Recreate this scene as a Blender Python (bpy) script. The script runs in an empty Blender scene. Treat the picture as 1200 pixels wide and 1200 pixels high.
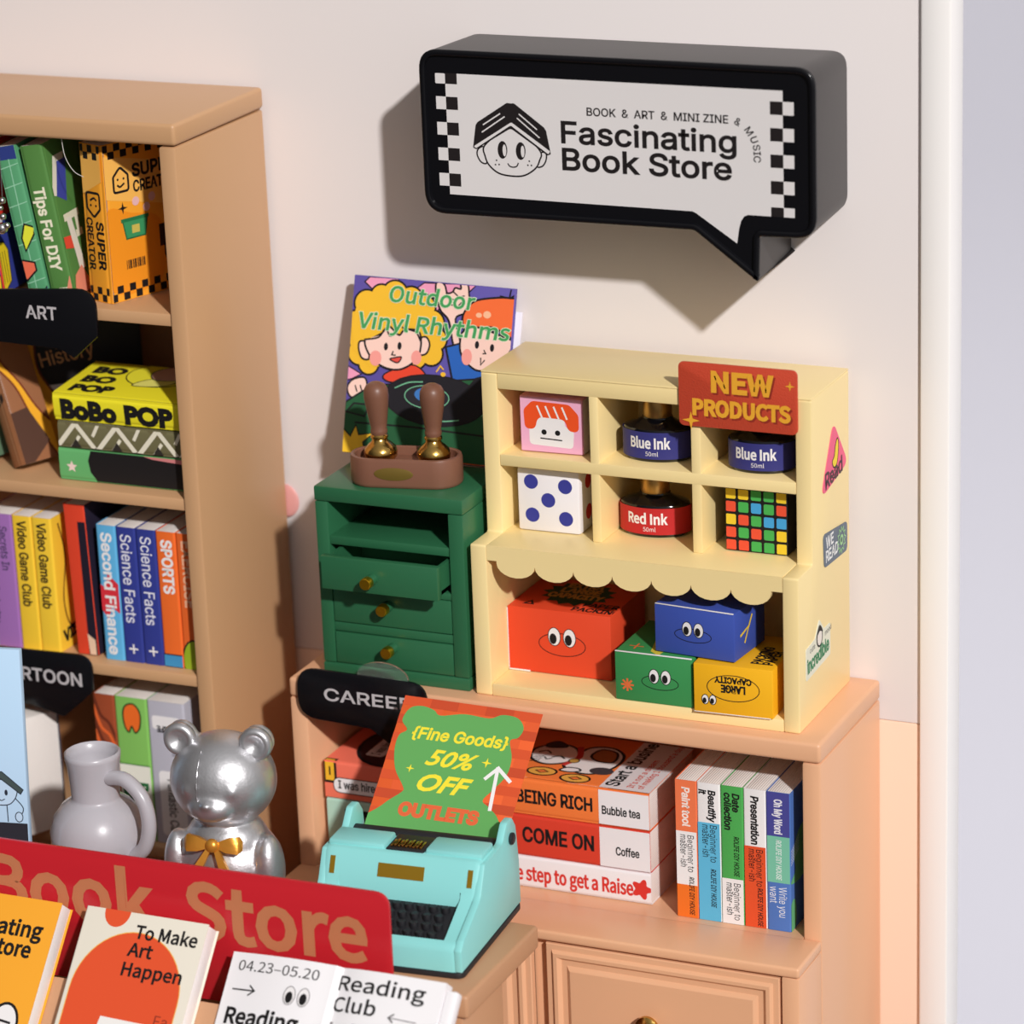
import bpy, bmesh, math, random, os
import numpy as np
from math import sin, cos, pi, radians
from mathutils import Vector, Matrix, Euler
from mathutils.geometry import tessellate_polygon

random.seed(4)
S = bpy.context.scene
COL = S.collection

# ------------------------------------------------------------------ camera, world, light, exposure
FPX, PX, PY = 4140.60, 635.637, 699.821            # focal length and principal point on the 1200 x 1200 frame
YAW, PIT, ROL = 0.420782, -0.344113, 0.036474
CAMLOC = Vector((2.264926, -6.846916, 2.789492))
Rz = Matrix.Rotation(YAW, 3, 'Z'); Rx = Matrix.Rotation(PIT, 3, 'X'); Ry = Matrix.Rotation(ROL, 3, 'Y')
Rw = Rz @ Rx @ Ry
right, fwd, up = Rw.col[0], Rw.col[1], Rw.col[2]
cam = bpy.data.cameras.new('camera')
cam.sensor_width = 36; cam.lens = FPX / 1200 * 36
cam.shift_x = -(PX - 600) / 1200; cam.shift_y = (PY - 600) / 1200
cam.clip_start = .1; cam.clip_end = 100
cam.dof.use_dof = True; cam.dof.focus_distance = 7.5; cam.dof.aperture_fstop = 1.65
camo = bpy.data.objects.new('camera', cam); COL.objects.link(camo)
M3 = Matrix((right, up, -fwd)).transposed()
camo.matrix_world = Matrix.Translation(CAMLOC) @ M3.to_4x4()
S.camera = camo

wd = bpy.data.worlds.new('studio'); S.world = wd; wd.use_nodes = True
nt = wd.node_tree; bg = nt.nodes['Background']
# a big soft overhead bank to the right, a dim studio elsewhere
tc = nt.nodes.new('ShaderNodeTexCoord'); dp = nt.nodes.new('ShaderNodeVectorMath'); dp.operation = 'DOT_PRODUCT'
rp = nt.nodes.new('ShaderNodeValToRGB')
dp.inputs[1].default_value = Vector((.60, -.38, .70)).normalized()
nt.links.new(tc.outputs['Generated'], dp.inputs[0]); nt.links.new(dp.outputs['Value'], rp.inputs[0]); nt.links.new(rp.outputs[0], bg.inputs[0])
rp.color_ramp.elements[0].position = 0.; rp.color_ramp.elements[0].color = (.11, .098, .09, 1)
rp.color_ramp.elements[1].position = .95; rp.color_ramp.elements[1].color = (1, .98, .97, 1)
bg.inputs[1].default_value = .40

sun = bpy.data.lights.new('sun', 'SUN'); sun.energy = 3.1; sun.angle = radians(2.2); sun.color = (1, .978, .962)
suno = bpy.data.objects.new('sun', sun); COL.objects.link(suno)
suno.rotation_euler = Vector((-.93, 1, -.815)).to_track_quat('-Z', 'Y').to_euler()
suno.location = (3, -4, 4)

S.view_settings.view_transform = 'Standard'; S.view_settings.look = 'None'
S.view_settings.exposure = 0; S.view_settings.gamma = 1; S.view_settings.use_curve_mapping = False

# ------------------------------------------------------------------ materials
def lin(c):
    c = c / 255.
    return c / 12.92 if c <= .04045 else ((c + .055) / 1.055) ** 2.4
_mats = {}
def mat(name, rgb, rough=.5, metal=0., bump=0., bscale=60., spec=.5, coat=0., trans=0., ior=1.45):
    k = (name, rgb, rough, metal, bump, trans)
    if k in _mats: return _mats[k]
    m = bpy.data.materials.new(name); m.use_nodes = True
    n = m.node_tree.nodes; b = n['Principled BSDF']
    b.inputs['Base Color'].default_value = (lin(rgb[0]), lin(rgb[1]), lin(rgb[2]), 1)
    b.inputs['Roughness'].default_value = rough; b.inputs['Metallic'].default_value = metal
    b.inputs['Specular IOR Level'].default_value = spec; b.inputs['Coat Weight'].default_value = coat
    b.inputs['Transmission Weight'].default_value = trans; b.inputs['IOR'].default_value = ior
    if bump:
        t = n.new('ShaderNodeTexCoord'); no = n.new('ShaderNodeTexNoise'); bu = n.new('ShaderNodeBump')
        no.inputs['Scale'].default_value = bscale; no.inputs['Detail'].default_value = 3
        bu.inputs['Strength'].default_value = bump; bu.inputs['Distance'].default_value = .004
        L = m.node_tree.links
        L.new(t.outputs['Object'], no.inputs['Vector']); L.new(no.outputs['Fac'], bu.inputs['Height']); L.new(bu.outputs['Normal'], b.inputs['Normal'])
    _mats[k] = m
    return m
def pap(r, g, b): return mat('print_%02x%02x%02x' % (r, g, b), (r, g, b), .55, spec=.3)
def plastic(name, r, g, b, rough=.42): return mat(name, (r, g, b), rough, bump=.04, bscale=25)
def metalm(name, r, g, b, rough=.3): return mat(name, (r, g, b), rough, metal=1., bump=.12, bscale=120)

def page_mat():
    m = mat('book_pages', (232, 224, 218), .8)
    n = m.node_tree.nodes; L = m.node_tree.links
    t = n.new('ShaderNodeTexCoord'); w = n.new('ShaderNodeTexWave'); bu = n.new('ShaderNodeBump')
    w.inputs['Scale'].default_value = 60; w.inputs['Distortion'].default_value = 1.2; w.inputs['Detail'].default_value = 2
    w.inputs['Detail Scale'].default_value = .6
    bu.inputs['Strength'].default_value = .35; bu.inputs['Distance'].default_value = .004
    L.new(t.outputs['Object'], w.inputs['Vector']); L.new(w.outputs['Fac'], bu.inputs['Height']); L.new(bu.outputs['Normal'], n['Principled BSDF'].inputs['Normal'])
    return m
PAGES = page_mat()
BLK, WHT = pap(28, 26, 27), pap(240, 236, 236)
WALLW = mat('white_painted_wall', (233, 225, 223), .6, bump=.03, bscale=8)
WALLP = mat('peach_painted_wall', (244, 209, 184), .6, bump=.03, bscale=8)
FRAME = mat('white_frame_plastic', (250, 246, 243), .45)
TAN = plastic('tan_brown_plastic', 197, 153, 112, .38)
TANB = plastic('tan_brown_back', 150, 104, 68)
PEACH = plastic('peach_orange_plastic', 229, 175, 136, .33)
GREEN = plastic('dark_green_plastic', 44, 102, 68, .36)
YEL = plastic('pale_yellow_plastic', 246, 221, 160, .36)
CHAR = plastic('charcoal_plastic', 50, 47, 47, .4)
GLB = mat('glossy_black_plastic', (15, 15, 19), .22)
BRASS = metalm('brass', 205, 165, 90, .22)
GOLDP = metalm('gold_paint', 215, 170, 40, .35)

# ------------------------------------------------------------------ mesh building
class MB:
    def __init__(s): s.v = []; s.f = []; s.mi = []; s.mats = []; s.fl = []
    def add(s, vs, fs, m, T=None, flat=None):
        if m not in s.mats: s.mats.append(m)
        i = s.mats.index(m); o = len(s.v)
        s.v += [tuple(T @ Vector(p)) if T is not None else tuple(p) for p in vs]
        s.f += [tuple(a + o for a in f) for f in fs]; s.mi += [i] * len(fs)
        s.fl += flat if flat else [len(f) > 4 for f in fs]
        return s
    def bm(s, b, m, T=None, boxy=False):
        big = [f for f in b.faces if len(f.verts) > 12]
        if big: bmesh.ops.triangulate(b, faces=big, quad_method='BEAUTY', ngon_method='EAR_CLIP'); big = True
        b.verts.index_update()
        b.normal_update()
        s.add([v.co for v in b.verts], [[v.index for v in f.verts] for f in b.faces], m, T,
              [len(f.verts) > 4 or ((boxy or big) and max(abs(f.normal.x), abs(f.normal.y), abs(f.normal.z)) > .999) for f in b.faces]); b.free()
        return s
    def build(s, name, parent=None, loc=None, angle=35):
        me = bpy.data.meshes.new(name)
        me.from_pydata(s.v, [], s.f)
        for m in s.mats: me.materials.append(m)
        me.polygons.foreach_set('material_index', s.mi)
        me.polygons.foreach_set('use_smooth', [not q for q in s.fl])
        me.update()
        me.set_sharp_from_angle(angle=radians(angle))
        o = bpy.data.objects.new(name, me); COL.objects.link(o)
        if parent: o.parent = parent
        if loc: o.location = loc
        return o
    def box(s, x0, x1, y0, y1, z0, z1, m, r=.004, T=None, seg=2):
        b = bmesh.new(); bmesh.ops.create_cube(b, size=1)
        for v in b.verts:
            v.co = Vector(((x0 + x1) / 2 + v.co.x * (x1 - x0), (y0 + y1) / 2 + v.co.y * (y1 - y0), (z0 + z1) / 2 + v.co.z * (z1 - z0)))
        r = min(r, .45 * min(x1 - x0, y1 - y0, z1 - z0))
        if r > 0: bmesh.ops.bevel(b, geom=b.edges[:], offset=r, segments=seg, profile=.5, affect='EDGES')
        return s.bm(b, m, T, True)
    def loft(s, rings, m, cap0=True, cap1=True, T=None, closed=True):
        n = len(rings[0]); vs = [p for r in rings for p in r]; fs = []
        for k in range(len(rings) - 1):
            for i in range(n if closed else n - 1):
                j = (i + 1) % n
                fs.append((k * n + i, k * n + j, (k + 1) * n + j, (k + 1) * n + i))
        if cap0: fs.append(tuple(range(n))[::-1])
        if cap1: fs.append(tuple((len(rings) - 1) * n + i for i in range(n)))
        b = bmesh.new(); bv = [b.verts.new(p) for p in vs]
        for f in fs:
            try: b.faces.new([bv[i] for i in f])
            except ValueError: pass
        if cap0 or cap1: bmesh.ops.recalc_face_normals(b, faces=b.faces[:])
        return s.bm(b, m, T)
    def prism(s, poly, fn, d0, d1, m, bev=0., T=None):
        """poly 2D outline, fn(u,v,d)->3D; rounded edges by insetting the end rings"""
        if bev:
            R = [(offs(poly, -bev), d0), (offs(poly, -bev * .3), d0 + (d1 - d0) / abs(d1 - d0) * bev * .3), (poly, d0 + (d1 - d0) / abs(d1 - d0) * bev),
                 (poly, d1 - (d1 - d0) / abs(d1 - d0) * bev), (offs(poly, -bev * .3), d1 - (d1 - d0) / abs(d1 - d0) * bev * .3), (offs(poly, -bev), d1)]
        else: R = [(poly, d0), (poly, d1)]
        return s.loft([[fn(u, v, d) for u, v in p] for p, d in R], m, T=T)
    def lathe(s, prof, m, n=32, T=None, sx=1., sy=1.):
        rings = [[(r * cos(2 * pi * i / n) * sx, r * sin(2 * pi * i / n) * sy, z) for i in range(n)] for r, z in prof]
        return s.loft(rings, m, prof[0][0] > 0, prof[-1][0] > 0, T)
    def tube(s, path, r, m, n=8, T=None, cap=True):
        path = [Vector(p) for p in path]; rings = []; a = None
        for i, p in enumerate(path):
            t = (path[min(i + 1, len(path) - 1)] - path[max(i - 1, 0)]).normalized()
            if a is None:
                a = t.cross(Vector((0, 0, 1)))
                if a.length < 1e-3: a = t.cross(Vector((0, 1, 0)))
            a = (a - t * a.dot(t)).normalized(); b = a.cross(t)
            rr = r[i] if isinstance(r, (list, tuple)) else r
            rings.append([p + a * rr * cos(2 * pi * k / n) + b * rr * sin(2 * pi * k / n) for k in range(n)])
        return s.loft(rings, m, cap, cap, T)
    def ball(s, c, r, m, n=20, T=None):
        b = bmesh.new(); bmesh.ops.create_uvsphere(b, u_segments=n, v_segments=max(6, n // 2 + 2), radius=1)
        if not isinstance(r, (tuple, list)): r = (r, r, r)
        for v in b.verts: v.co = Vector((c[0] + v.co.x * r[0], c[1] + v.co.y * r[1], c[2] + v.co.z * r[2]))
        return s.bm(b, m, T)

def offs(poly, d):
    """offset a CCW/CW outline outwards by d"""
    n = len(poly); A = sum(poly[i][0] * poly[(i + 1) % n][1] - poly[(i + 1) % n][0] * poly[i][1] for i in range(n))
    sg = 1 if A > 0 else -1; out = []
    for i in range(n):
        p0, p, p1 = Vector(poly[i - 1]), Vector(poly[i]), Vector(poly[(i + 1) % n])
        e0 = (p - p0); e1 = (p1 - p)
        n0 = Vector((e0.y, -e0.x)).normalized() * sg; n1 = Vector((e1.y, -e1.x)).normalized() * sg
        nn = n0 + n1
        if nn.length < 1e-6: nn = n0
        nn.normalize(); k = max(.4, nn.dot(n0))
        q = p + nn * d / k; out.append((q.x, q.y))
    return out
def rpoly(pts, rad, n=6):
    """outline with rounded corners; rad one number or one per corner"""
    out = []; N = len(pts)
    for i in range(N):
        r = rad[i] if isinstance(rad, (list, tuple)) else rad
        p = Vector(pts[i]); a = (Vector(pts[i - 1]) - p); b = (Vector(pts[(i + 1) % N]) - p)
        la, lb = a.length, b.length; a.normalize(); b.normalize()
        ang = a.angle(b)
        if r <= 0 or ang > pi - .01: out.append((p.x, p.y)); continue
        t = min(r / math.tan(ang / 2), la * .49, lb * .49)
        p0, p1 = p + a * t, p + b * t
        for k in range(n + 1):
            f = k / n
            q = p0 * (1 - f) ** 2 + p * 2 * f * (1 - f) + p1 * f * f
            out.append((q.x, q.y))
    return out
def rrect(x0, y0, x1, y1, r, n=6): return rpoly([(x0, y0), (x1, y0), (x1, y1), (x0, y1)], r, n)
def cr(pts, n=5, closed=True):
    P = [Vector(p) for p in pts]; N = len(P); out = []
    for i in range(N if closed else N - 1):
        if closed: a, b, c, d = P[i - 1], P[i], P[(i + 1) % N], P[(i + 2) % N]
        else: a, b, c, d = P[max(i - 1, 0)], P[i], P[i + 1], P[min(i + 2, N - 1)]
        for k in range(n):
            t = k / n
            q = .5 * ((2 * b) + (c - a) * t + (2 * a - 5 * b + 4 * c - d) * t * t + (3 * b - a - 3 * c + d) * t ** 3)
            out.append(tuple(q))
    if not closed: out.append(tuple(P[-1]))
    return out
def hom(src, dst):
    A = []; B = []
    for (x, y), (u, v) in zip(src, dst):
        A += [[x, y, 1, 0, 0, 0, -u * x, -u * y], [0, 0, 0, x, y, 1, -v * x, -v * y]]; B += [u, v]
    h = np.linalg.solve(np.array(A, float), np.array(B, float))
    def f(p):
        w = h[6] * p[0] + h[7] * p[1] + 1
        return ((h[0] * p[0] + h[1] * p[1] + h[2]) / w, (h[3] * p[0] + h[4] * p[1] + h[5]) / w)
    return f

# ------------------------------------------------------------------ lettering and flat print
_fonts = {}
def font(k):
    if k not in _fonts:
        f = None
        try:
            d = bpy.utils.system_resource('DATAFILES')
            nm = {'I': 'Inter.woff2', 'N': 'Noto Sans CJK Regular.woff2'}.get(k)
            if nm: f = bpy.data.fonts.load(os.path.join(d, 'fonts', nm))
        except Exception: f = None
        _fonts[k] = f
    return _fonts[k]
_gl = {}
def contours(txt, fk, shear, space=1.):
    key = (txt, fk, shear, space)
    if key in _gl: return _gl[key]
    c = bpy.data.curves.new('lettering', 'FONT'); c.body = txt; c.shear = shear; c.fill_mode = 'NONE'; c.resolution_u = 3; c.space_character = space
    f = font(fk)
    if f: c.font = f
    o = bpy.data.objects.new('lettering', c); COL.objects.link(o)
    dg = bpy.context.evaluated_depsgraph_get(); me = o.evaluated_get(dg).to_mesh()
    P = [(v.co.x, v.co.y) for v in me.vertices]; adj = {}
    for e in me.edges:
        a, b = e.vertices; adj.setdefault(a, []).append(b); adj.setdefault(b, []).append(a)
    seen = set(); out = []
    for s0 in adj:
        if s0 in seen: continue
        lp = [s0]; seen.add(s0); cur = s0
        while True:
            nx = [q for q in adj[cur] if q not in seen]
            if not nx: break
            cur = nx[0]; seen.add(cur); lp.append(cur)
        if len(lp) > 2: out.append([P[i] for i in lp])
    o.evaluated_get(dg).to_mesh_clear(); bpy.data.objects.remove(o); bpy.data.curves.remove(c)
    # edges carry no direction after the walk: decide holes by containment depth
    def area(q): return sum(q[i][0] * q[(i + 1) % len(q)][1] - q[(i + 1) % len(q)][0] * q[i][1] for i in range(len(q))) / 2
    def inside(p, q):
        r = False
        for i in range(len(q)):
            (x0, y0), (x1, y1) = q[i - 1], q[i]
            if (y0 > p[1]) != (y1 > p[1]) and p[0] < (x1 - x0) * (p[1] - y0) / (y1 - y0) + x0: r = not r
        return r
    grp = []; holes = []
    out.sort(key=lambda q: -abs(area(q)))
    for i, q in enumerate(out):
        par = None
        for j in range(i):
            if all(inside(p, out[j]) for p in q[::max(1, len(q) // 6)]): par = j
        if par is None or par in [h for h, _ in holes]: grp.append((i, [q]))
        else:
            holes.append((i, par))
            for g in grp:
                if g[0] == par: g[1].append(q)
    _gl[key] = [g[1] for g in grp]
    return _gl[key]
_cap = {}
def capheight(fk):
    if fk not in _cap:
        _cap[fk] = max(p[1] for g in contours('H', fk, 0) for c in g for p in c)
    return _cap[fk]

class Art:
    """flat print on a surface of a mesh: canvas (u,v) -> O + u U + v V, layers lifted by a hair along N"""
    def __init__(s, mb, O, U, V, clip=None, eps=.00012, H=None, warp=None, base=2):
        s.mb = mb; s.O = Vector(O); s.U = Vector(U).normalized(); s.V = Vector(V).normalized(); s.N = s.U.cross(s.V)
        s.clip = clip; s.eps = eps; s.k = base; s.H = H; s.warp = warp; s.items = []; s.base = base
    def P(s, u, v):
        d = s.eps * s.k
        if s.warp: return s.warp(u, v, d)
        return s.O + s.U * u + s.V * v + s.N * d
    def t(s, p): return s.H(p) if s.H else (p[0], p[1])
    def layer(s, pts, rise=1):
        if not pts: return
        x0 = min(p[0] for p in pts); x1 = max(p[0] for p in pts); y0 = min(p[1] for p in pts); y1 = max(p[1] for p in pts)
        s.k = 1 + max([s.base] + [k for a, b, c, d, k in s.items if a < x1 and c > x0 and b < y1 and d > y0])
        s.items.append((x0, y0, x1, y1, s.k + rise - 1))
    def tri(s, tris, m, auto=True):
        if auto: s.layer([p for T in tris for p in T])
        vs = []; fs = []
        for T in tris:
            q = list(T)
            if s.clip:
                x0, y0, x1, y1 = s.clip
                for ax, lim, sg in ((0, x0, 1), (0, x1, -1), (1, y0, 1), (1, y1, -1)):
                    o = []
                    for i in range(len(q)):
                        a, b = q[i - 1], q[i]; da, db = (a[ax] - lim) * sg, (b[ax] - lim) * sg
                        if (da >= 0) != (db >= 0):
                            f = da / (da - db); o.append((a[0] + (b[0] - a[0]) * f, a[1] + (b[1] - a[1]) * f))
                        if db >= 0: o.append(b)
                    q = o
                    if not q: break
            if len(q) < 3: continue
            A = sum(q[i][0] * q[(i + 1) % len(q)][1] - q[(i + 1) % len(q)][0] * q[i][1] for i in range(len(q)))
            if abs(A) < 1e-10: continue
            if A < 0: q = q[::-1]
            fs.append(tuple(range(len(vs), len(vs) + len(q)))); vs += [s.P(*p) for p in q]
        s.mb.add(vs, fs, m)
    def fill(s, loops):
        flat = [p for l in loops for p in l]
        return [(flat[a], flat[b], flat[c]) for a, b, c in tessellate_polygon([[Vector((p[0], p[1], 0)) for p in l] for l in loops])]
    def up(s): return s
    def poly(s, pts, m, out=None, ow=.002):
        q = [s.t(p) for p in pts]
        s.tri(s.fill([q]), m); s.up()
        if out: s._stroke(q, ow, out, True); s.up()
        return s
    def rect(s, x0, y0, x1, y1, m, r=0, out=None, ow=.002):
        return s.poly(rrect(x0, y0, x1, y1, r) if r else [(x0, y0), (x1, y0), (x1, y1), (x0, y1)], m, out, ow)
    def ell(s, c, rx, ry, m, rot=0, out=None, ow=.002, n=24):
        """ellipse with canvas-unit radii round a (traced) centre"""
        c = s.t(c); q = []
        for i in range(n):
            a = 2 * pi * i / n; x, y = rx * cos(a), ry * sin(a)
            q.append((c[0] + x * cos(rot) - y * sin(rot), c[1] + x * sin(rot) + y * cos(rot)))
        s.tri(s.fill([q]), m); s.up()
        if out: s._stroke(q, ow, out, True); s.up()
        return s
    def _stroke(s, q, w, m, closed=False, auto=True):
        q = [Vector(p) for i, p in enumerate(q) if i == 0 or (Vector(p) - Vector(q[i - 1])).length > 1e-6]
        if closed and (q[0] - q[-1]).length < 1e-6: q.pop()
        n = len(q); h = w / 2
        if n < 2: return
        if not closed:
            q[0] = q[0] + (q[0] - q[1]).normalized() * h * .7; q[-1] = q[-1] + (q[-1] - q[-2]).normalized() * h * .7
        Lf, Rt = [], []
        for i in range(n):
            e0 = q[i] - q[i - 1] if (closed or i > 0) else q[1] - q[0]
            e1 = q[(i + 1) % n] - q[i] if (closed or i < n - 1) else q[-1] - q[-2]
            n0 = Vector((-e0.y, e0.x)).normalized(); n1 = Vector((-e1.y, e1.x)).normalized(); nn = n0 + n1
            nn = nn.normalized() if nn.length > 1e-6 else n0
            k = h / max(.55, nn.dot(n0))
            Lf.append(tuple(q[i] + nn * k)); Rt.append(tuple(q[i] - nn * k))
        s.tri([(Lf[i], Rt[i], Rt[(i + 1) % n], Lf[(i + 1) % n]) for i in range(n if closed else n - 1)], m, auto)
    def line(s, pts, w, m, closed=False, smooth=False):
        q = [s.t(p) for p in pts]
        if smooth: q = cr(q, 5, closed)
        s._stroke(q, w, m, closed); return s.up()
    def text(s, txt, x, y, cap, m, W=None, rot=0., bold=0., fk='I', shear=0., al='l', out=None, ow=0, space=1.):
        G = contours(txt, fk, shear, space); ch = capheight(fk)
        xs = [p[0] for g in G for c in g for p in c]
        if not xs: return s
        x0, x1 = min(xs), max(xs); sy = cap / ch; sx = W / (x1 - x0) if W else sy
        w = (x1 - x0) * sx; ox = {'l': 0, 'c': -w / 2, 'r': -w}[al]
        ca, sa = cos(rot), sin(rot)
        def tf(p):
            a = (p[0] - x0) * sx + ox; b = p[1] * sy
            return (x + a * ca - b * sa, y + a * sa + b * ca)
        GG = [[[tf(p) for p in c] for c in g] for g in G]
        s.layer([p for g in GG for c in g for p in c], 5 if out else 3); k0 = s.k
        def around(w, mm, lift):
            for i, g in enumerate(GG):
                for j, c in enumerate(g):
                    c = [p for a, p in enumerate(c) if a == 0 or math.hypot(p[0] - c[a - 1][0], p[1] - c[a - 1][1]) > cap * .006]
                    if len(c) < 3: continue
                    o = offs(c, w / 2 if j == 0 else -w / 2); n = len(c); s.k = k0 + lift + .3 * (i % 3)
                    s.tri([(c[a], c[(a + 1) % n], o[(a + 1) % n], o[a]) for a in range(n)], mm, False)
        if out: around(ow + bold * cap, out, 0); k0 += 1.6
        for i, g in enumerate(GG): s.k = k0 + .3 * (i % 3); s.tri(s.fill(g), m, False)
        if bold: around(bold * cap, m, .9)
        return s
    def textp(s, txt, p0, p1, cap, m, **kw):
        """text whose baseline runs between two traced points"""
        a, b = s.t(p0), s.t(p1)
        return s.text(txt, a[0], a[1], cap, m, W=math.hypot(b[0] - a[0], b[1] - a[1]), rot=math.atan2(b[1] - a[1], b[0] - a[0]), **kw)
    def eyes(s, c, r, d, k=1.25):
        for i in (-1, 1):
            s.ell((c[0] + i * d, c[1]), r, r * k * 1.15, WHT, out=BLK, ow=.0016)
        for i in (-1, 1):
            s.ell((c[0] + i * d - r * .2, c[1] - r * .35), r * .58, r * .85, BLK)
    def star4(s, c, r, m):
        q = []
        for k in range(8):
            a = k * pi / 4 + pi / 2; rr = r if k % 2 == 0 else r * .28
            q.append((c[0] + rr * cos(a), c[1] + rr * sin(a)))
        return s.poly(q, m)

# ------------------------------------------------------------------ objects
def props(o, label=None, cat=None, group=None, kind=None):
    if label: o['label'] = label
    if cat: o['category'] = cat
    if group: o['group'] = group
    if kind: o['kind'] = kind
    return o
def thing(name, label, cat, loc=(0, 0, 0), rot=(0, 0, 0), group=None, M=None):
    o = bpy.data.objects.new(name, None); COL.objects.link(o); o.empty_display_size = .03
    o.location = loc; o.rotation_euler = rot
    if M is not None: o.matrix_world = M
    return props(o, label, cat, group)

# =================================================================== THE SETTING
b = MB()
b.box(-3.2, .0912, 0, .03, -.0945, 1.95, WALLW, .004)
b.box(-3.2, .0912, 0, .03, -1.15, -.0947, WALLP, .004)
props(b.build('wall_back'), kind='structure')
b = MB(); b.box(.0915, .157, -.012, .075, -1.15, 2.0, FRAME, .006)
props(b.build('trim_1'), kind='structure')
b = MB(); b.box(-3.2, .157, -2.4, -.013, -1.2, -1.151, mat('brown_wood_floor', (150, 108, 80), .5))
props(b.build('floor'), kind='structure')
# studio sweep behind the open side of the little room
b = MB(); prof = []
for k in range(25):
    a = k / 24 * pi / 2; prof.append((.9 + 3.2 * sin(a), -3.0 + 3.2 * (1 - cos(a))))
prof += [(4.1, 3), (4.1, 6)]
b.loft([[(-6, y, z), (7, y, z)] for y, z in prof], mat('grey_backdrop_paper', (210, 210, 220), .9), False, False, closed=False)
props(b.build('backdrop'), kind='structure')

# pink wall knob behind the bookcase
t = thing('wall_peg', 'rounded pink peg on the wall peeking out behind the tan bookcase', 'peg', (-1.437, 0, .27))
b = MB(); b.ball((0, -.0062, 0), (.036, .0055, .040), plastic('pink_plastic', 226, 160, 155))
b.build('peg_head', t)

# =================================================================== BOOKCASE
BX = -1.4275; BF = -.4166
SH = (.8164, .396, -.0207, -.457)
t = thing('bookcase', 'tall glossy tan bookcase standing against the white wall', 'bookcase', (-1.9, -.2, -1.15))
def wp(mb, nm, par, an=35):           # world-space part under a root that is only translated
    o = mb.build(nm, par, angle=an); o.location = -Vector(par.location); return o
b = MB(); b.box(-2.38, BX + .002, BF - .002, -.013, 1.1885, 1.2365, TAN, .009, seg=3); wp(b, 'top_board', t)
b = MB(); b.box(BX - .0415, BX - .001, BF + .001, -.013, -1.15, 1.1858, TAN, .006); wp(b, 'side_panel', t)
b = MB(); b.box(-2.38, -2.34, BF + .001, -.013, -1.15, 1.1858, TAN, .006); wp(b, 'side_panel', t)
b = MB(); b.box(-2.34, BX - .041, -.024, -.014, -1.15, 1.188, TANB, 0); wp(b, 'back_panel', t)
for z in SH:
    b = MB(); b.box(-2.34, BX - .041, BF + .008, -.018, z - .0283, z, TAN, .004); wp(b, 'shelf', t)
b = MB(); b.box(-2.34, BX - .041, BF + .02, BF + .05, -1.15, SH[3] - .03, TAN, .004); wp(b, 'plinth', t)

# ------------------------------------------------------------------ books
def book(label, loc, w, d, h, cover, spine=None, front=None, rot=(0, 0, 0), group=None, r=.006, M=None, cat='book', pages=PAGES, soft=True, name='book', spine_base=None):
    """local frame: x across the spine, y into the shelf, z up; spine on y = 0, front cover on x = w"""
    if M is None: loc = (loc[0], loc[1], loc[2] + .0008)
    t = thing(name, label, cat, loc, rot, group or GRP, M)
    c = .0014; g = .0006
    outer = [(0, d)] + [(r * (1 - cos(a)), r * (1 - sin(a))) for a in [k * pi / 8 for k in range(5)]] + \
            [(w - r * (1 - cos(a)), r * (1 - sin(a))) for a in [k * pi / 8 for k in range(4, -1, -1)]] + [(w, d)]
    inner = [(w - c, d), (w - c, c + .001), (c, c + .001), (c, d)]
    b = MB(); b.prism(outer + inner, lambda u, v, q: (u, v, q), 0, h, cover)
    if spine:
        spine(Art(b, (0, 0, h), (0, 0, -1), (1, 0, 0), clip=(0, r * .35, h, w - r * .35)), h, w)
    if front:
        front(Art(b, (w, 0, 0), (0, 1, 0), (0, 0, 1), clip=(r * .35, 0, d, h)), d, h)
    b.build('cover', t)
    b = MB(); b.box(c, w - c, c + .002, d - .004, g, h - g, pages, .002); b.build('pages', t)
    return t
LIE = Matrix(((0, 0, -1), (0, 1, 0), (1, 0, 0)))       # a book lying on its back cover, spine to the front, head to the left
def lying(label, x0, x1, yf, z0, z1, d, cover, spine=None, front=None, yaw=0., pitch=0., group=None, r=.006):
    R = Matrix.Rotation(yaw, 3, 'Z') @ Matrix.Rotation(pitch, 3, 'X') @ LIE
    M = Matrix.Translation((x1, yf, z0 + .0007)) @ R.to_4x4()
    return book(label, (0, 0, 0), z1 - z0 - .0006, d, x1 - x0, cover, spine, front, M=M, group=group, r=r)
# for a lying book the spine canvas runs u: left to right, v: bottom to top; the front canvas u: away from the viewer, v: right edge to left edge

ORG, ORD = pap(248, 166, 48), pap(236, 96, 46)
# ---- top shelf
GRP = 'books on the top bookcase shelf'
def checks(A, x0, y0, x1, y1, n, k, m, ph=0):
    """k x n check pattern over a rectangle: n cells along u, k along v"""
    du, dv = (x1 - x0) / n, (y1 - y0) / k; T = []
    for i in range(n):
        for j in range(k):
            if (i + j + ph) % 2 == 0:
                T.append(((x0 + i * du, y0 + j * dv), (x0 + (i + 1) * du, y0 + j * dv), (x0 + (i + 1) * du, y0 + (j + 1) * dv), (x0 + i * du, y0 + (j + 1) * dv)))
    A.tri(T, m); A.up()
def house(A, c, r, m, rot=0.):
    def q(x, y): return (c[0] + r * (x * cos(rot) - y * sin(rot)), c[1] + r * (x * sin(rot) + y * cos(rot)))
    A.line([q(*p) for p in rpoly([(-.75, -.9), (.75, -.9), (.75, .35), (0, 1.05), (-.75, .35)], .25, 3)], r * .2, m, True)
    for s in (-1, 1): A.ell(q(.3 * s, .1), r * .1, r * .1, m, n=10)
    A.line([q(-.35, -.35), q(-.1, -.5), q(.3, -.3)], r * .16, m, smooth=True)
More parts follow.
